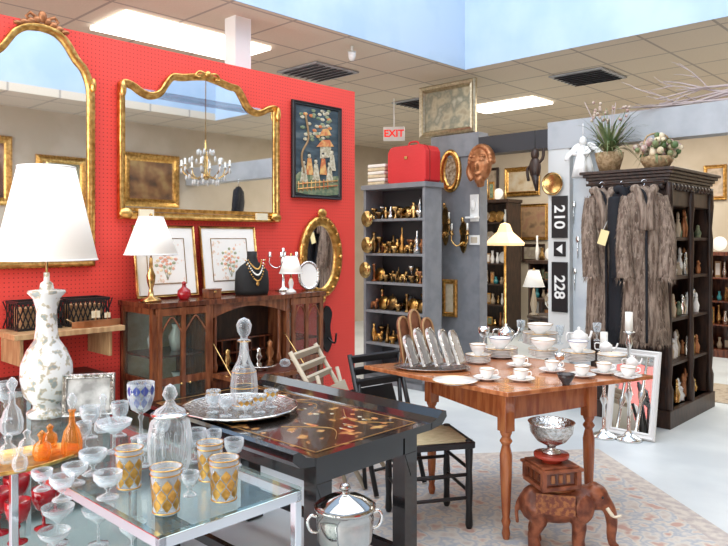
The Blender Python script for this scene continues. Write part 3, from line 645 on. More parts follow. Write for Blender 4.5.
def plate(px,py,r,n=1,bowl=False,name='dinner_plate',mat=None,z=TZ,top=None):
    p=zpt(px,py,z); o=B(name if n==1 else name+'_stack')
    for k in range(n):
        q=k*.009
        if bowl: o.lathe([(0,q),(r*.4,q),(r*.42,.008+q),(r*.8,.03+q),(r,.055+q),(r*.97,.055+q),(r*.75,.032+q),(0,.012+q)],mat or porc,seg=30)
        else: o.lathe([(0,q),(r*.6,q),(r*.65,.003+q),(r,.014+q),(r*.99,.016+q),(r*.62,.006+q),(0,.005+q)],mat or porc,seg=36)
    o.tube([(r*math.cos(t*pi/16),r*math.sin(t*pi/16),q+(.055 if bowl else .015)) for t in range(32)],.0018,gold if mat is None else mat,5,True)
    if top:
        qq=q+.006; r2=top; o.lathe([(0,qq),(r2*.4,qq),(r2*.42,.01+qq),(r2*.85,.04+qq),(r2,.07+qq),(r2*.96,.07+qq),(r2*.8,.042+qq),(0,.014+qq)],porc,seg=28)
        o.tube([(r2*math.cos(t*pi/16),r2*math.sin(t*pi/16),qq+.07) for t in range(32)],.0018,MC['blue_glass'] if n==6 else gold,5,True)
    o.fin((p[0],p[1],z+.001))
random.seed(4)
plate(455,383,.115); cup(487,380); cup(521,381); cup(552,372); cup(604,374); cup(519,367); cup(628,378); cup(582,377)
plate(500,357,.11,6,top=.07); plate(543,357,.09,5,top=.08); plate(578,361,.10,6,top=.06); plate(612,363,.085,5); plate(540,345,.12,9,top=.09); plate(478,363,.075,5,top=.05)
plate(566,385,.045,1,True,'dark_bowl',M('dark_ceramic',(.04,.03,.03),.2))
def teapot(px,py,s=1,mat=porc,name='teapot'):
    p=zpt(px,py,TZ); o=B(name); o.lathe([(0,0),(.04*s,0),(.045*s,.008*s),(.07*s,.05*s),(.065*s,.09*s),(.035*s,.11*s),(.03*s,.118*s),(.01*s,.125*s),(.014*s,.14*s),(0,.148*s)],mat,seg=26)
    o.tube(cr([(.06*s,0,.04*s),(.1*s,0,.06*s),(.12*s,0,.11*s)],5),[.016*s]*5+[.009*s]*6,mat); o.tube(cr([(-.05*s,0,.1*s),(-.11*s,0,.1*s),(-.11*s,0,.04*s),(-.06*s,0,.035*s)],5),.006*s,mat)
    o.fin((p[0],p[1],TZ+.001),random.uniform(-.6,.6))
teapot(579,346,.9); teapot(506,342,.9,silver,'silver_teapot'); teapot(606,353,.6,porc,'creamer_jug'); teapot(632,368,.5,porc,'sugar_bowl')
p=zpt(432,369,TZ); o=B('oval_silver_tray'); o.lathe([(0,0),(.19,0),(.215,.012),(.22,.016),(.205,.014),(.18,.006),(0,.005)],silverb,seg=40,sy=.60); o.fin((p[0],p[1],TZ+.001),-.1); TP0=p
def upr(dx,dy,h,w,mat,rz,tilt,name,edge):
    o=B(name); ol=[(w/2,0),(w/2,h*.75)]+[(w/2*math.cos(t*pi/10),h*.75+h*.25*math.sin(t*pi/10)) for t in range(1,10)]+[(-w/2,h*.75),(-w/2,0)]
    o.prism(ol,-.006,.006,mat); o.loft(ol,[(0,-.006),(0,-.012),(.010,-.012),(.010,-.006)],edge); o.tube([(0,.006,h*.6),(0,.07,.006)],.004,edge)
    o.fin((TP0[0]+dx,TP0[1]+dy,TZ+.026),rz,tilt=tilt)
wl=M('walnut_panel',(.16,.06,.03),.4,col2=(.25,.10,.05),scale=20)
for k,(dx,dy,h) in enumerate(((-.13,.06,.27),(-.06,.08,.31),(.01,.09,.26))): upr(dx,dy,h,.10,wl,.8,-.2,'wooden_easel_frame',oak)
pearl=M('frosted_silver_panel',(.6,.6,.58),.3,.5)
for k,(dx,dy,h) in enumerate(((-.10,-.05,.18),(-.03,-.04,.22),(.04,-.03,.22),(.11,-.01,.21),(.17,.02,.20))): upr(dx,dy,h,.085,pearl,1.0,-.35,'silver_easel_frame',silverb)
for px,py,h,r,m in((484,346,.13,.04,silver),(560,344,.13,.03,crystal),(597,341,.13,.03,crystal),(521,341,.15,.03,crystal),(560,366,.07,.03,silver)):
    goblet(px,py,h,r,m,TZ,name='silver_goblet' if m is silver else 'crystal_goblet')
# ---------- rugs
rugm=art('oriental_rug',[(.50,.43,.39),(.60,.57,.52),(.38,.41,.46),(.62,.58,.51),(.50,.33,.28)],10,pos=[.3,.42,.5,.56,.66],rough=.95)
rb=M('rug_border',(.45,.40,.38),.95,col2=(.60,.55,.49),scale=20)
o=B('area_rug'); o.bb(-1.05,1.05,-1.0,.95,0,.004,rb); o.bb(-.92,.92,-.87,.82,.004,.005,rugm); o.fin((.75,3.95,0),.12)
p=zpt(712,397,.001); o=B('patterned_mat'); o.bb(-.3,.4,-.45,.45,0,.006,art('mat_pattern',[(.30,.24,.18),(.42,.36,.28),(.2,.16,.12)],14,rough=.95)); o.fin((p[0]+.25,p[1]+.1,0),TP)
# ---------- elephant stand
o=B('carved_elephant')
o.ball((-.01,0,.215),(.155,.085,.095),eleph); o.ball((-.11,0,.205),(.075,.078,.09),eleph); o.ball((.09,0,.22),(.08,.075,.085),eleph)
o.tube([(.10,0,.24),(.16,0,.262)],[.068,.058],eleph,14); o.ball((.178,0,.262),(.06,.052,.064),eleph); o.ball((.17,.022,.302),(.03,.025,.025),eleph); o.ball((.17,-.022,.302),(.03,.025,.025),eleph)
tr=cr([(.21,0,.25),(.24,0,.20),(.25,0,.14),(.247,0,.08),(.255,0,.04),(.28,0,.03)],4); n=len(tr)
o.tube(tr,[.036-.022*i/(n-1) for i in range(n)],eleph,12)
for s in(-1,1):
    o.tube([(.09,s*.045,.20),(.10,s*.05,.12),(.095,s*.05,.06),(.10,s*.05,.0)],[.042,.034,.028,.034],eleph,12)
    o.tube([(-.10,s*.045,.20),(-.085,s*.05,.13),(-.115,s*.05,.07),(-.105,s*.05,.0)],[.05,.038,.028,.034],eleph,12)
    o.ball((.125,s*.078,.225),(.052,.012,.070),eleph,rot=(0,0,-s*.5))
o.tube(cr([(-.17,0,.24),(-.195,0,.18),(-.19,0,.10)],4),.010,eleph)
EX,EY=.94,3.40
el=o.fin((EX,EY,.008),-.25,remesh=.006)
s=B('saddle'); s.ball((-.01,0,.292),(.10,.075,.022),bronze); s.bb(-.10,.08,-.094,-.084,.19,.285,M('saddle_gilt',(.35,.13,.04),.4,col2=(.16,.04,.02),scale=60)); s.bb(-.10,.08,.084,.094,.19,.285,MC['saddle_gilt'])
so=s.fin(); so.parent=el
s=B('tusks')
for q in(-1,1): s.tube(cr([(.225,q*.036,.225),(.255,q*.046,.19),(.29,q*.044,.20)],4),[.009]*4+[.006]*4+[.003],M('ivory',(.7,.62,.48),.35)); s.ball((.205,q*.046,.275),.006,black)
so=s.fin(); so.parent=el
o=B('carved_pedestal_stand'); o.bb(-.10,.10,-.10,.10,0,.02,eleph); o.bb(-.085,.085,-.085,.085,.02,.085,mah); o.bb(-.11,.11,-.11,.11,.085,.10,eleph); o.bb(-.095,.095,-.095,.095,.10,.11,eleph); o.lathe([(.05,.11),(.055,.12),(.085,.135),(.085,.15),(0,.15)],M('red_lacquer',(.35,.04,.02),.25,coat=.4),(0,0,0),24)
for x in(-.09,.09):
    for y in(-.09,.09): o.box((x,y,.05),(.025,.025,.07),eleph)
for x in(-.04,0,.04): o.box((x,-.087,.052),(.02,.006,.04),bronze)
o.fin((EX-.035,EY-.02,.322),.25,.003)
o=B('silver_footed_bowl'); o.lathe([(0,0),(.045,0),(.045,.008),(.02,.02),(.022,.035),(.07,.06),(.10,.10),(.105,.14),(.112,.15),(.106,.15),(.095,.10),(.06,.065),(0,.05)],silverb,seg=36); o.fin((EX-.035,EY-.02,.473))

# ---------- grey display shelf
SB0,SB1,SA0,SA1=-5.17,-4.33,5.42,5.70; SH=2.08
o=B('grey_display_shelf'); W=SB1-SB0; Q=SA1-SA0
zs=[.08,.42,.76,1.06,1.36,1.72]
o.bb(0,.035,0,Q,0,SH,grey); o.bb(W-.035,W,0,Q,0,SH,grey); o.bb(0,W,Q-.015,Q,0,SH,dgrey); o.bb(-.02,W+.02,-.02,Q,SH-.05,SH,grey); o.bb(0,W,0,.02,0,.08,grey)
for z in zs: o.bb(.03,W-.03,0,Q-.01,z-.025,z,grey)
sl=bw(SB0,SA0); o.fin(sl,TP,.003)
def shp(x,y,z): q=bw(SB0+x,SA0+y); return (q[0],q[1],z)
o=B('brassware_collection'); random.seed(3)
abr=M('antique_brass',(.38,.24,.09),.3,1,col2=(.15,.09,.04),scale=20)
for z in zs[1:]:
  for row in (0,1):
    x=.09+row*.02
    while x<W-.09:
        k=random.randint(0,6); y=.07+row*.11; m=random.choice([brass,brass,abr,abr,gold,silver,bronze])
        hh=random.uniform(.12,.28); r=random.uniform(.018,.034)
        if k==0: pr=[(0,0),(r*1.3,0),(r*1.1,.01),(.009,.03),(.014,hh*.3),(.008,hh*.5),(.016,hh*.7),(.009,hh*.8),(.02,hh*.9),(.018,hh),(0,hh)]
        elif k==1: pr=[(0,0),(r,0),(r*.5,.02),(r*1.3,hh*.4),(r*.9,hh*.6),(r*.4,hh*.75),(r*.7,hh*.9),(0,hh*.88)]
        elif k==2: pr=[(0,0),(r*1.2,0),(r*.3,.02),(r*.3,hh*.4),(r*1.4,hh*.6),(r*1.5,hh*.7),(0,hh*.65)]
        elif k==3: r=.045; pr=[(0,0),(.03,0),(.015,.02),(.04,.045),(.048,.075),(.045,.075),(0,.05)]
        elif k==4:
            R_=.06+random.random()*.02; o.lathe([(0,0),(R_*.8,.004),(R_,.01),(R_,.014),(0,.008)],m,(x,y+.03,z+R_+.002),20,R=(pi/2-.2,0,0)); x+=.11; continue
        elif k==5:
            o.ball((x,y,z+.065),(.045,.022,.028),m,10); o.ball((x+.045,y,z+.10),(.018,.016,.02),m,8); o.tube([(x+.03,y,z+.07),(x+.045,y,z+.1)],.014,m,8)
            for sx in(-.03,.03):
                for sy in(-.012,.012): o.tube([(x+sx,y+sy,z+.06),(x+sx,y+sy,z+.001)],.007,m,6)
            x+=.12; continue
        else: pr=[(0,0),(r,0),(r*1.2,hh*.2),(r*.5,hh*.35),(r*.9,hh*.55),(r*.3,hh*.75),(r*.2,hh*.95),(0,hh)]
        o.lathe(pr,m,(x,y,z+.001),12); x+=r*2+random.uniform(.008,.03)
o.fin(sl,TP)
p=shp(.58,.14,SH+.003); o=B('red_train_case'); ol=[(-.25,.02),(-.23,0),(.23,0),(.25,.02),(.25,.31),(.22,.36),(.18,.375),(-.18,.375),(-.22,.36),(-.25,.31)]
o.prism(ol,-.12,.12,redl); o.loft(ol,[(0,-.06),(-.004,-.06),(-.004,-.045),(0,-.045)],M('case_piping',(.3,.01,.01),.4)); o.tube(cr([(-.07,0,.37),(-.05,0,.42),(.05,0,.42),(.07,0,.37)],5),.01,redl); o.box((0,-.125,.25),(.04,.01,.03),brass)
o.fin(p,TP,.006)
p=shp(.14,.14,SH+.001); o=B('folded_linens')
for k in range(6): o.box((0,0,.02+k*.037),(.24,.20,.034),[cream,matb][k%2],(0,0,.05*(k%3)))
o.fin(p,TP,.01)
for px,py in((368,219),(368,245),(366,270)):
    q=wa(px,py,SA0-.02); o=B('brass_wall_plate'); o.lathe([(0,0),(.05,0),(.08,.012),(.085,.015),(.0,.006)],brass,seg=24,R=(pi/2,0,0)); o.fin((q[0],q[1],q[2]),TP)
cc,w,z0,z1=rect(wa,PA+.02,421,477,74,130)
o=pframe('framed_landscape_painting',w,.57,.075,M('champagne_leaf',(.55,.47,.32),.35,.9,col2=(.42,.35,.24),scale=30),art('sepia_landscape',[(.30,.25,.16),(.46,.40,.27),(.22,.22,.16),(.52,.48,.36)],7),depth=.05); o.fin((cc[0],cc[1],2.62),TP)
def sconce(px,py,h,mat):
    q=wa(px,py,PA-.005); o=B('wall_sconce'); o.prism(cr([(0,-h/2),(.04,-h*.25),(.03,0),(.045,h*.25),(0,h/2),(-.045,h*.25),(-.03,0),(-.04,-h*.25)],4,True),-.02,0,mat)
    for s in(-1,1): o.tube(cr([(0,-.02,-h*.15),(s*.05,-.06,-h*.28),(s*.10,-.08,-h*.12),(s*.10,-.08,.02)],4),.009,mat); o.lathe([(0,0),(.035,.005),(.015,.015),(.018,.05),(0,.05)],mat,(s*.10,-.08,.02),12); o.lathe([(.010,.05),(.010,.12),(0,.125)],wax,(s*.10,-.08,.02),10)
    o.ball((0,-.03,h*.5+.01),(.02,.015,.03),mat,8)
    o.fin(q,TP)
sconce(446,226,.42,brass); sconce(464,237,.34,brass)
q=wa(451,171,PA-.004); o=B('oval_gilt_plaque'); ol=[(.14*math.cos(t*pi/14),.23*math.sin(t*pi/14)) for t in range(28)]; o.loft(ol,[(0,0),(0,-.02),(.02,-.035),(.06,-.02),(.07,-.005)],gold,True); o.add([(x,-.006,z) for x,z in offset(ol,.06)],[tuple(range(28))],M('plaque_relief',(.5,.42,.3),.5,col2=(.2,.12,.06),scale=30)); o.fin(q,TP)
q=wa(450,298,PA-.004); o=pframe('gilt_framed_print',.20,.40,.05,gold,cream); o.fin((q[0],q[1],q[2]-.2),TP)
q=wa(475,208,PA-.004); o=B('white_wall_bracket'); o.box((0,-.01,0),(.10,.02,.28),white); o.box((0,-.05,-.10),(.12,.09,.02),white); o.ball((0,-.04,.03),(.03,.03,.06),porc); o.fin(q,TP,.003)
q=wa(475,240,PA-.004); o=B('small_framed_print'); o.box((0,-.008,0),(.12,.016,.10),white); o.box((0,-.018,0),(.08,.004,.06),beige); o.fin(q,TP)
# bronze mask
q=wa(481,165,PA-.15); o=B('bronze_face_mask'); o.ball((0,0,0),(.12,.085,.17),bronze); o.ball((0,-.085,-.02),(.026,.03,.055),bronze)
for s in(-1,1): o.ball((s*.05,-.07,.045),(.03,.02,.015),bronze); o.tube([(s*.09,-.06,.08),(s*.03,-.08,.085)],.012,bronze)
for k in range(15):
    a_=k*pi/14; o.ball((.125*math.cos(a_),.01,.03+.155*math.sin(a_)),(.032,.055,.032),bronze)
o.tube(cr([(-.12,.0,.03),(-.15,0,-.06),(-.11,0,-.15)],4),.03,bronze)
o.tube([(-.04,-.07,-.09),(0,-.085,-.095),(.04,-.07,-.09)],.013,bronze); o.ball((0,-.04,-.15),(.05,.045,.04),bronze); o.tube([(0,-.02,-.16),(0,0,-.22)],[.05,.035],bronze)
o.bb(-.03,.03,.05,.145,-.05,.05,bronze)
o.fin(q,TP,remesh=.008)
q=wa(535,170,PA-.10); o=B('hanging_carved_figure'); o.tube([(0,0,.2),(0,0,.38)],.004,black); o.ball((0,0,.15),(.04,.04,.06),darkw); o.ball((0,0,.02),(.06,.045,.11),darkw); o.tube([(0,0,-.05),(.02,0,-.2)],[.04,.015],darkw); o.tube(cr([(0,0,.05),(.08,0,.1),(.09,0,.2)],3),.015,darkw); o.tube(cr([(0,0,.05),(-.08,0,.02),(-.07,0,-.1)],3),.015,darkw); o.fin(q,TP)
q=wa(553,184,PA-.03); o=B('round_brass_plate'); o.lathe([(0,0),(.08,0),(.10,.018),(.11,.02),(.085,.01),(0,.006)],brass,seg=32,R=(pi/2,0,0)); o.fin(q,TP)
def nsign(st,py0,py1):
    q=wa(560,(py0+py1)/2,PA-.012); t=q[1]; h=(py1-py0)/F*t; o=B('house_number_sign'); o.box((0,-.008,0),(.16,.016,h),black); ob=o.fin(q,TP,.002)
    text(st,.150,white,ob,(0,-.018,0),(pi/2,pi/2,0))
nsign('210',196,238); nsign('228',262,312)
q=wa(560,249,PA-.012); o=B('arrow_sign'); o.prism([(-.06,-.07),(.06,-.07),(.06,.07),(-.06,.07)],-.01,0,black); o.prism([(-.035,.0),(.03,.045),(.03,-.045)],-.014,-.01,white); o.fin(q,TP)
q=wa(583,160,PA-.10); o=B('hanging_lace_angel'); random.seed(8)
o.ball((0,0,.17),(.035,.035,.045),white); o.lathe([(.02,.13),(.05,.08),(.08,-.05),(.10,-.16),(0,-.14)],white,seg=48,flute=.12,nfl=6)
for s in(-1,1):
    for k in range(5): o.ball((s*(.07+.022*k),.02,.13-.03*k+.01*k),(.05,.008,.025),white,10,(0,s*(.4+.15*k),0))
    o.tube(cr([(s*.03,0,.12),(s*.08,-.03,.06),(s*.03,-.06,.05)],4),.014,white)
o.tube([(0,0,.2),(0,0,.30),(0,.0,.33)],.004,white); o.fin(q,TP)
for k,(px,py) in enumerate(((574,215),(578,250),(575,282))):
    q=wa(px,py,PA+.055); o=B('silver_spoon'); o.ball((0,-.012,.1),(.02,.006,.035),silver); o.tube([(0,-.01,.07),(0,-.01,-.08)],.005,silver); o.fin(q,TP)
# ---------- dark bookcase with coats
CB0,CB1,CA0,CA1=-2.74,-2.09,5.70,6.72; CH=1.98
o=B('carved_bookcase')
W=CB1-CB0; Dp=CA1-CA0
o.bb(0,W,0,.04,.12,CH,darkw); o.bb(0,W,Dp-.04,Dp,.12,CH,darkw); o.bb(0,.03,0,Dp,.12,CH,darkw); o.bb(-.03,W+.03,-.03,Dp+.03,0,.14,darkw)
for z in(.14,.5,.86,1.2,1.52,CH-.18): o.bb(.02,W-.01,.03,Dp-.03,z-.025,z,darkw)
o.bb(W-.03,W,.03,Dp-.03,CH-.2,CH,darkw)
for q,zz in((.015,0),(.03,.025),(.05,.05),(.07,.075)): o.bb(-q,W+q,-q,Dp+q,CH+zz,CH+zz+.025,darkw)
for y in(.02,Dp/2,Dp-.02): o.lathe([(.03,.14),(.035,.3),(.02,.35),(.03,.5),(.02,1.0),(.03,1.5),(.02,1.6),(.035,1.8),(.03,CH-.02)],darkw,(W+.0,y,0),12)
for k in range(12): o.ball((W+.02,.05+k*.083,CH-.05),(.02,.03,.03),darkw)
for k in range(8): o.ball((.04+k*.08,-.01,CH-.05),(.03,.02,.03),darkw)
for x0,x1 in((.06,W/2-.03),(W/2+.03,W-.06)):
    for z0,z1 in((.2,.95),(1.05,CH-.15)): o.bb(x0,x1,-.015,0,z0,z1,darkw); o.bb(x0+.04,x1-.04,-.025,-.01,z0+.04,z1-.04,darkw)
cl=bw(CB0,CA0); o.fin(cl,TP,.004)
o=B('figurine_collection'); random.seed(11)
for z in(.14,.5,.86,1.2,1.52):
    for y in [.10+.07*i for i in range(12)]:
        hh=random.uniform(.12,.26); r=random.uniform(.022,.036)
        m=random.choice([porc,buff,buff,bronze,bronze,silver,brass,abr,MC['teal_glaze'] if 'teal_glaze' in MC else jade])
        x=W-.07+random.uniform(-.06,.02)
        o.lathe([(0,0),(r,0),(r*.8,.01),(r*1.1,hh*.35),(r*.5,hh*.6),(r*.7,hh*.68)],m,(x,y+.02,z+.001),12); o.ball((x,y+.02,z+hh*.8),(r*.55,r*.55,hh*.16),m,8)
        if random.random()<.4: o.tube([(x,y+.02,z+hh*.55),(x+.01,y+.05,z+hh*.75)],.006,m,6)
o.fin(cl,TP)
q=bw(CB0,CA0); RO=.20
o=B('coat_rail'); o.tube([(.06,-RO,0),(W+.04,-RO,0)],.010,darkw)
for x in(.08,W-.02): o.tube([(x,-RO,0),(x,-.005,0)],.010,darkw)
o.fin((q[0],q[1],1.955),TP)
def coat(bc,ang,mat,tmat,L,wd,name,seed,strands=6000,spread=.75):
    random.seed(seed); o=B(name); prof=[(0,.03,.03),(-.03,.09,.05),(-.07,.17,.065),(-.16,.20,.075),(-.35,.19,.08),(-.7,.205,.09),(-1.1,.23,.10),(-L,.24,.105)]
    seg=28; vs=[]
    prof=[(z,rx*wd,ry) for z,rx,ry in prof]
    for i,(z,rx,ry) in enumerate(prof):
        for j in range(seg):
            t=2*pi*j/seg; f=1+.07*math.sin(5*t+i*.3)*min(1,i/4); vs.append((rx*f*math.cos(t),ry*f*math.sin(t),z))
    fs=[(i*seg+j,i*seg+(j+1)%seg,(i+1)*seg+(j+1)%seg,(i+1)*seg+j) for i in range(len(prof)-1) for j in range(seg)]
    fs+=[tuple(range(seg)),tuple(range((len(prof)-1)*seg,len(prof)*seg))]
    o.add(vs,fs,mat,True)
    slv=[]
    for s in(-1,1):
        P=cr([(s*.15*wd,0,-.09),(s*.20*wd,-.02,-.28),(s*.205*wd,-.05,-.5),(s*.19*wd,-.07,-.72)],5); R=[.062+.016*(k/(len(P)-1)) for k in range(len(P))]; o.tube(P,[r*.9 for r in R],mat,12); slv.append((P,R))
    o.tube(cr([(-.06,-.05,-.02),(0,-.085,-.10),(.0,-.10,-.5),(0.0,-.118,-L+.02)],5),.010,furb)
    o.tube(cr([(-.08,.0,-.03),(-.06,-.05,-.03),(-.02,-.09,-.2),(-.03,-.10,-.35)],5),.032,mat); o.tube(cr([(.08,.0,-.03),(.06,-.05,-.03),(.02,-.09,-.2),(.03,-.10,-.35)],5),.032,mat)
    sv=[];sf_=[]
    for k in range(strands):
        if random.random()<.6:
            u=random.random()*(len(prof)-1.001); i=int(u); f=u-i; z=prof[i][0]*(1-f)+prof[i+1][0]*f; rx=prof[i][1]*(1-f)+prof[i+1][1]*f; ry=prof[i][2]*(1-f)+prof[i+1][2]*f
            t=random.uniform(pi*.95,2.05*pi); P0=Vector((rx*1.0*math.cos(t),ry*1.0*math.sin(t),z)); nrm=Vector((math.cos(t),math.sin(t),0))
        else:
            P,R=slv[random.randint(0,1)]; i=random.randint(0,len(P)-1); t=random.uniform(0,2*pi); nrm=Vector((math.cos(t),math.sin(t),0)); P0=Vector(P[i])+nrm*R[i]*.88+Vector((0,0,random.uniform(-.03,.03)))
        tip=P0+nrm*random.uniform(.006,.014)+Vector((random.uniform(-.006,.006),0,-random.uniform(.025,.045)))
        tg=Vector((-nrm.y,nrm.x,0))*.0035; n0=len(sv); sv+=[P0-tg,P0+tg,tip]; sf_.append((n0,n0+1,n0+2))
    o.add(sv,sf_,tmat)
    o.tube(cr([(0,0,-.02),(0,0,.01),(.02,0,.035),(0,0,.05),(-.02,0,.035)],4),.004,chrome)
    q=bw(bc,CA0-RO); return o.fin((q[0],q[1],1.925),TP+ang)
coat(-2.545,.75,furm,furt,1.22,.55,'fur_coat',1); coat(-2.375,1.25,furb,furb,1.25,.50,'black_coat',2,800); coat(-2.20,.55,furm,furt,1.24,.78,'fur_coat',3)
o=B('price_tag'); q=bw(-2.46,CA0-RO-.16); o.box((0,0,0),(.07,.004,.12),M('tag_card',(.8,.68,.35),.8),(0,.3,0)); o.tube([(0,0,.06),(.03,.08,.20)],.002,white); o.fin((q[0],q[1],1.52),TP)
cc,w,z0,z1=rect(wa,CA0-.46,603,658,325,420)
o=pframe('leaning_white_mirror',w*.9,.66,.05,white,mirror); o.fin((cc[0],cc[1],.006),TP,tilt=-.20)
def fstick(px,py,h):
    p=zpt(px,py,0); o=B('floor_candlestick'); o.lathe([(0,0),(.10,0),(.09,.02),(.04,.04),(.015,.07),(.012,h*.3),(.03,h*.36),(.012,h*.42),(.011,h*.7),(.028,h*.76),(.012,h*.82),(.012,h-.16),(.045,h-.15),(.045,h-.145),(0,h-.14)],silver,seg=24); o.lathe([(0,h-.14),(.028,h-.14),(.028,h),(0,h)],wax,seg=18); o.fin(p)
fstick(629,440,.96); fstick(604,437,.80)
# ---------- plants on bookcase
def blades(o,c,n,L,w,mat,up=1.0,ymax=.10):
    for k in range(n):
        a_=random.uniform(0,2*pi); l=L*random.uniform(.6,1.1); e=random.uniform(.5,1.3)*up; pts=[]
        for i in range(7):
            t=i/6; pts.append(Vector((c[0]+math.cos(a_)*l*t*.8,min(ymax,c[1]+math.sin(a_)*l*t*.8),c[2]+l*(e*t-1.0*t*t*.9))))
        tg=Vector((-math.sin(a_),math.cos(a_),0)); vs=[]
        for i,q in enumerate(pts): ww=w*(1-abs(i/6*1.6-.5)/1.2); vs+=[q-tg*ww,q+tg*ww]
        o.add(vs,[(2*i,2*i+1,2*i+3,2*i+2) for i in range(6)],mat,True)
CT=CH+.10
q=bw(-2.60,CA0+.06); o=B('potted_fern'); random.seed(5); o.lathe([(0,0),(.08,0),(.11,.10),(.12,.16),(.11,.16),(0,.14)],wick,seg=24); blades(o,(0,0,.14),110,.38,.010,leaf,1.5)
for k in range(16): o.tube([(0,0,.15),(random.uniform(-.22,.22),random.uniform(-.1,.05),random.uniform(.35,.6))],.003,leaf if k%2 else twig,5)
for k in range(26):
    x=random.uniform(-.18,.18); o.ball((x,random.uniform(-.1,.05),random.uniform(.42,.58)),.014,dryf,6)
o.fin((q[0],q[1],CT+.001))
q=bw(-2.20,CA0+.06); o=B('dried_flower_basket'); o.lathe([(0,0),(.09,0),(.125,.06),(.13,.09),(0,.08)],wick,seg=20)
for k in range(60):
    a_=random.uniform(0,2*pi); r=random.uniform(0,.19); o.ball((r*math.cos(a_),r*math.sin(a_)*.6-.03,.10+random.uniform(0,.17)*(1-r*2)),random.uniform(.018,.032),random.choice([dryf,leaf,leaf,cream,dryf]),8)
blades(o,(0,0,.08),40,.26,.010,leaf,1.2,.08)
o.tube(cr([(-.12,0,.08),(-.08,0,.26),(.08,0,.26),(.12,0,.08)],5),.008,wick); o.fin((q[0],q[1],CT+.003),.0)
# ---------- branches resting on beam
o=B('dried_branches'); random.seed(12)
def br(p,d,l,r,n):
    pts=[p];q=Vector(p);dd=Vector(d)
    for i in range(5): dd=(dd+Vector((random.uniform(-.25,.2),random.uniform(-.08,.05),random.uniform(-.16,.16)))).normalized(); q=q+dd*l/5; q.z=max(q.z,.012); pts.append(tuple(q))
    o.tube(pts,[r*(1-.12*i) for i in range(6)],twig,6)
    if n>0:
        for k in range(2):
            s=pts[random.randint(1,5)]; br(s,(dd+Vector((random.uniform(-.5,.5),random.uniform(-.2,.1),random.uniform(-.3,.4)))).normalized(),l*.55,r*.6,n-1)
for k in range(6): br((0,0,.015+.02*k),(-1,random.uniform(-.05,.05),random.uniform(-.02,.15)),.66,.012,2)
q=bw(-1.66,PA+.05); o.fin((q[0],q[1],2.625),TP)
# ---------- beyond the opening
q=bw(-4.1,8.35); o=B('console_table'); o.bb(-.55,.55,-.22,.22,.70,.74,darkw)
for x in(-.5,.5):
    for y in(-.18,.18): o.lathe([(.02,0),(.03,.1),(.02,.3),(.035,.6),(.03,.7)],darkw,(x,y,0),12)
o.bb(-.5,.5,-.19,.19,.6,.7,darkw); o.fin(q,TP,.004)
sh2=M('lit_shade',(1,.72,.38),.8,emis=.8)
o=B('pagoda_floor_lamp'); o.lathe([(0,0),(.14,0),(.13,.03),(.02,.05),(.015,1.45)],brass,seg=20); o.lathe([(.24,1.43),(.25,1.46),(.18,1.53),(.10,1.60),(.06,1.70),(0,1.72)],sh2,seg=8,smooth=False); q=wa(505,300,7.6); o.fin((q[0],q[1],0.0))
def wpic(x0,x1,y0,y1,fm,cols,nm='framed_picture',fw=.05):
    cc,w,z0,z1=rect(wa,10.58,x0,x1,y0,y1); o=pframe(nm,w,z1-z0,fw,fm,art(nm+'%d%d'%(x0,y0),cols,6)); o.fin((cc[0],cc[1],z0),TP)
wpic(505,540,167,196,gold,[(.45,.3,.15),(.6,.5,.35),(.65,.6,.5)],'gilt_landscape_picture',.08)
wpic(483,500,205,222,darkw,[(.02,.02,.02),(.08,.07,.06),(.3,.28,.22)],'framed_sign'); wpic(519,548,204,240,gold,[(.10,.06,.04),(.35,.22,.12),(.3,.15,.1)])
wpic(484,499,168,198,darkw,[(.3,.2,.1),(.5,.4,.3),(.2,.15,.1)]); wpic(704,727,165,200,gold,[(.3,.2,.1),(.5,.4,.3),(.2,.15,.1)]); wpic(571,583,200,240,gold,[(.3,.2,.1),(.5,.4,.3),(.2,.15,.1)])
wpic(484,497,228,248,gold,[(.1,.2,.2),(.5,.4,.3),(.2,.15,.1)]); wpic(502,515,202,220,silver,[(.3,.05,.05),(.5,.4,.3),(.2,.15,.1)]); wpic(522,545,244,262,darkw,[(.5,.45,.3),(.3,.25,.2),(.6,.5,.4)])
muted=[porc,brass,silver,buff,white,bronze,abr,M('teal_glaze',(.05,.25,.28),.2)]
def cab(name,b,a,w,d,h,mat,items=1,tops=1):
    o=B(name); o.bb(-w/2,-w/2+.03,0,d,.0,h,mat); o.bb(w/2-.03,w/2,0,d,0,h,mat); o.bb(-w/2,w/2,d-.02,d,0,h,mat); o.bb(-w/2-.03,w/2+.03,-.03,d,h,h+.05,mat); o.bb(-w/2,w/2,0,d,0,.1,mat)
    n=int(h/.36)
    for k in range(1,n+1): z=.1+(h-.1)*k/(n+1); o.bb(-w/2+.02,w/2-.02,.01,d,z,z+.02,mat)
    for k in range(0,n+1+tops):
        z=.1+(h-.1)*k/(n+1)+(.021 if k else .001); x=-w/2+.07
        if k==n+1: z=h+.051
        while items and x<w/2-.06:
            r=random.uniform(.025,.05); hh=random.uniform(.1,.24) if k<=n else random.uniform(.15,.4); kk=random.random()
            if kk<.65: o.lathe([(0,0),(r*.7,0),(r,hh*.35),(r*.4,hh*.7),(r*.6,hh),(0,hh*.98)],random.choice(muted),(x,d*.35,z),12)
            elif kk<.85: o.box((x,d*.4,z+hh/2),(r*2.2,.02,hh),random.choice([gold,darkw,oak])); o.box((x,d*.4-.012,z+hh/2),(r*1.6,.006,hh*.75),random.choice([buff,coral,jade,matb]))
            else: o.lathe([(0,0),(.09,.01),(.095,.016),(0,.01)],random.choice([porc,silver,brass]),(x,d*.5,z+.098),18,R=(pi/2-.15,0,0)); x+=.06
            x+=2*r+.02
    q=bw(b,a); o.fin(q,TP,.004)
cab('china_hutch',-3.55,8.9,.6,.4,1.50,cherry)
cab('low_bookcase',-4.95,9.2,.9,.4,1.15,darkw)
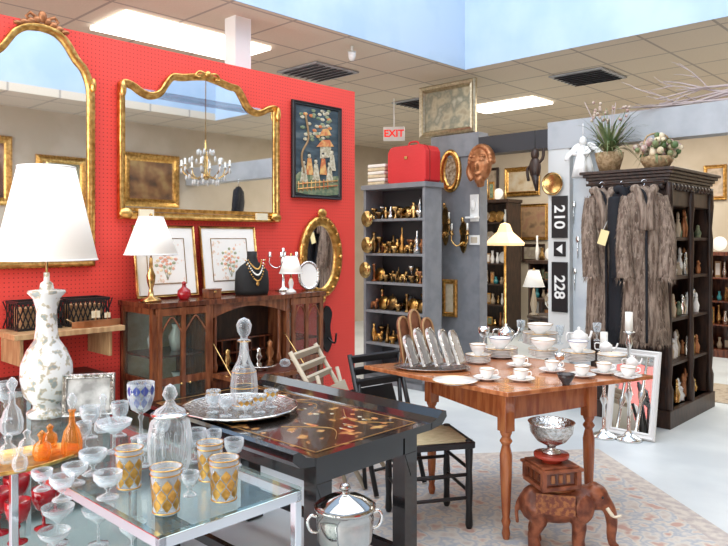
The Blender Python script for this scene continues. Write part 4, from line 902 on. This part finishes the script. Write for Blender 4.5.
cab('corner_bookshelf',-1.85,8.3,1.0,.35,1.75,mahd)
cab('low_bookcase',-2.6,9.6,1.0,.4,1.3,mah)
cab('tall_bookcase',-6.6,9.6,1.2,.4,2.1,darkw)
q=bw(-5.55,6.6); o=B('folding_screen')
for k in range(3): o.box((-.35+k*.35,.05*(k%2),.95),(.34,.03,1.88),black,(0,0,.25*(-1)**k)); o.box((-.35+k*.35,.05*(k%2)-.02,1.0),(.26,.006,1.6),lacqg,(0,0,.25*(-1)**k))
o.fin(q,TP)
random.seed(21)
for k in range(7):
    q=bw(-4.5+.15*k,8.35); o=B('decorative_vase'); r=random.uniform(.035,.06);hh=random.uniform(.15,.40)
    o.lathe([(0,0),(r*.7,0),(r,hh*.35),(r*.4,hh*.7),(r*.6,hh),(0,hh*.98)],random.choice([porc,brass,ruby,silver,buff]),seg=16); o.fin((q[0],q[1],.741))
q=bw(-3.85,7.1); o=B('round_side_table'); o.lathe([(0,.62),(.28,.62),(.29,.64),(.28,.66),(0,.66)],darkw,seg=30); o.lathe([(.03,.62),(.02,.4),(.04,.25),(.03,.15)],darkw,seg=14)
for k in range(3): a_=k*2.1; o.tube(cr([(0,0,.2),(.15*math.cos(a_),.15*math.sin(a_),.12),(.24*math.cos(a_),.24*math.sin(a_),.02)],4),.018,darkw)
o.fin(q)
o=B('silver_coffee_urn'); o.lathe([(0,0),(.06,0),(.03,.04),(.09,.12),(.1,.2),(.05,.27),(.02,.3),(.01,.36),(0,.37)],silver,seg=24); o.fin((q[0],q[1],.661))
q2=bw(-4.02,6.97); lamp('glass_table_lamp',(q2[0],q2[1],.661),[(0,0),(.05,0),(.05,.015),(.02,.03),(.04,.12),(.02,.24),(.01,.30)],buff,.32,.50,.12,.06)
o=B('flower_arrangement'); random.seed(33); o.lathe([(0,0),(.05,0),(.06,.08),(.035,.16),(.05,.18),(0,.17)],porc,seg=20)
for k in range(30): 
    t_=Vector((random.uniform(-.12,.16),random.uniform(-.12,.12),random.uniform(.28,.5))); o.tube([(0,0,.16),tuple(t_)],.003,leaf,5); o.ball(tuple(t_),.022,random.choice([coral,inl,dryf,leaf]),8)
q=bw(-3.67,7.12); o.fin((q[0],q[1],.661)); 
# ---------- right wall (seen in the mirrors)
q=bw(1.29,5.45); o=pframe('gilt_framed_oil_painting',.95,.80,.12,gold,art('oil_painting',[(.05,.03,.02),(.25,.12,.05),(.45,.3,.12)],4)); o.fin((q[0],q[1],2.0),TB)
q=bw(1.29,4.1); o=pframe('gilt_framed_oil_painting',.7,.7,.1,gold,art('oil_painting_b',[(.05,.06,.05),(.2,.2,.12),(.5,.45,.3)],4)); o.fin((q[0],q[1],1.95),TB)
q=bw(1.29,3.1); o=pframe('gilt_framed_portrait',.7,.9,.1,gold,art('portrait_c',[(.03,.02,.02),(.15,.06,.04),(.5,.35,.25)],3)); o.fin((q[0],q[1],1.95),TB)
q=bw(1.29,4.73); o=pframe('framed_print',.32,.42,.04,darkw,matb); o.fin((q[0],q[1],2.35),TB)
q=bw(1.29,4.73); o=pframe('framed_print',.32,.42,.04,gold,redl); o.fin((q[0],q[1],1.85),TB)
room('trim_red_display_panel',1.26,1.295,1.2,2.4,.0,2.5,red)
q=bw(1.28,4.6); o=B('dark_sideboard'); o.bb(-.9,.9,-.45,0,.12,.95,darkw); o.bb(-.93,.93,-.48,0,.95,.99,darkw)
for x in(-.6,0,.6): o.bb(x-.26,x+.26,-.465,-.45,.2,.88,mah); o.ball((x+.2,-.475,.55),.015,brass)
for x in(-.85,.85):
    for y in(-.42,-.04): o.bb(x-.03,x+.03,y-.03,y+.03,0,.12,darkw)
o.fin(q,TB,.004)
for k,(a_,h_,m_) in enumerate(((3.95,.5,porc),(4.25,.35,brass),(4.9,.45,MC['teal_glaze']),(5.25,.55,buff))):
    q=bw(1.05,a_); o=B('urn_vase'); o.lathe([(0,0),(.08,0),(.13,h_*.3),(.12,h_*.55),(.05,h_*.8),(.08,h_),(0,h_*.97)],m_,seg=24); o.fin((q[0],q[1],.991))
# more pictures hung under the beam's right-hand run, reflected in the cartouche mirror
q=bw(-.37,5.85); o=B('black_dress'); prd=[(0,.05,.03),(-.04,.16,.05),(-.15,.17,.07),(-.35,.12,.06),(-.5,.17,.08),(-.95,.26,.11)]; seg=24
vs=[(rx*(1+.06*math.sin(6*2*pi*j/seg)*(i>3))*math.cos(2*pi*j/seg),ry*math.sin(2*pi*j/seg),z) for i,(z,rx,ry) in enumerate(prd) for j in range(seg)]
o.add(vs,[(i*seg+j,i*seg+(j+1)%seg,(i+1)*seg+(j+1)%seg,(i+1)*seg+j) for i in range(len(prd)-1) for j in range(seg)],furb,True)
for s in(-1,1): o.tube([(s*.14,0,-.06),(s*.22,0,-.2),(s*.25,-.02,-.4)],[.05,.05,.04],furb)
o.tube([(0,0,-.02),(0,0,.12)],.004,chrome); o.fin((q[0],q[1],2.24),TP+.8)
o=B('crystal_chandelier'); CZ0=2.25
o.lathe([(0,0),(.03,.02),(.05,.06),(.02,.12),(.03,.25),(.015,.35),(.02,.5)],brass,seg=16); o.tube([(0,0,.5),(0,0,5.2-CZ0)],.006,brass)
for k in range(8):
    a_=k*pi/4; ca,sa=math.cos(a_),math.sin(a_); o.tube(cr([(0,0,.1),(.12*ca,.12*sa,.02),(.26*ca,.26*sa,.08),(.3*ca,.3*sa,.18)],4),.008,brass); o.lathe([(.035,0),(.012,.01),(.012,.07),(0,.08)],wax,(.3*ca,.3*sa,.18),10)
    for rr,zz in((.3,.12),(.24,.03),(.16,-.03),(.2,.25),(.1,.35)): o.ball((rr*ca,rr*sa,zz),(.016,.016,.038),MC['frosted_silver_panel'],8)
o.fin((*bw(-.84,5.0)[:2],CZ0))

# ---------- lights & world
def area(name,loc,rot,sx,sy,pw,col):
    l=bpy.data.lights.new(name,'AREA'); l.shape='RECTANGLE'; l.size=sx; l.size_y=sy; l.energy=pw; l.color=col
    o=bpy.data.objects.new(name,l); bpy.context.scene.collection.objects.link(o); o.location=loc; o.rotation_euler=rot; return o
area('skylight_daylight',bw(-2,2.4,5.1),(0,0,TP),4.2,6.0,280,(.90,.95,1))
area('storefront_daylight',bw(-2.5,-2.8,1.9),(math.radians(80),0,TP),6,2.4,300,(1,.98,.95))
area('fluorescent_rear',bw(-4,8.4,CZ-.06),(0,0,TP),5,2.5,190,(1,.94,.85))
area('fluorescent_left',bw(-6.5,3.5,CZ-.06),(0,0,TP),2.5,4,80,(1,.94,.85))
area('fluorescent_right_aisle',bw(-1.0,8.6,CZ-.06),(0,0,TP),2.0,2.5,90,(1,.94,.85))
w=bpy.data.worlds.new('World'); bpy.context.scene.world=w; w.use_nodes=True
w.node_tree.nodes['Background'].inputs[0].default_value=(.84,.90,1,1); w.node_tree.nodes['Background'].inputs[1].default_value=.72
cam=bpy.data.cameras.new('camera'); co=bpy.data.objects.new('camera',cam); bpy.context.scene.collection.objects.link(co)
co.location=(0,0,EH); co.rotation_euler=(pi/2,0,0); cam.sensor_width=36; cam.lens=36*F/728; cam.shift_y=-(273-HY)/728; cam.clip_start=.05
bpy.context.scene.camera=co
sc=bpy.context.scene; sc.view_settings.view_transform='Standard'; sc.view_settings.exposure=0
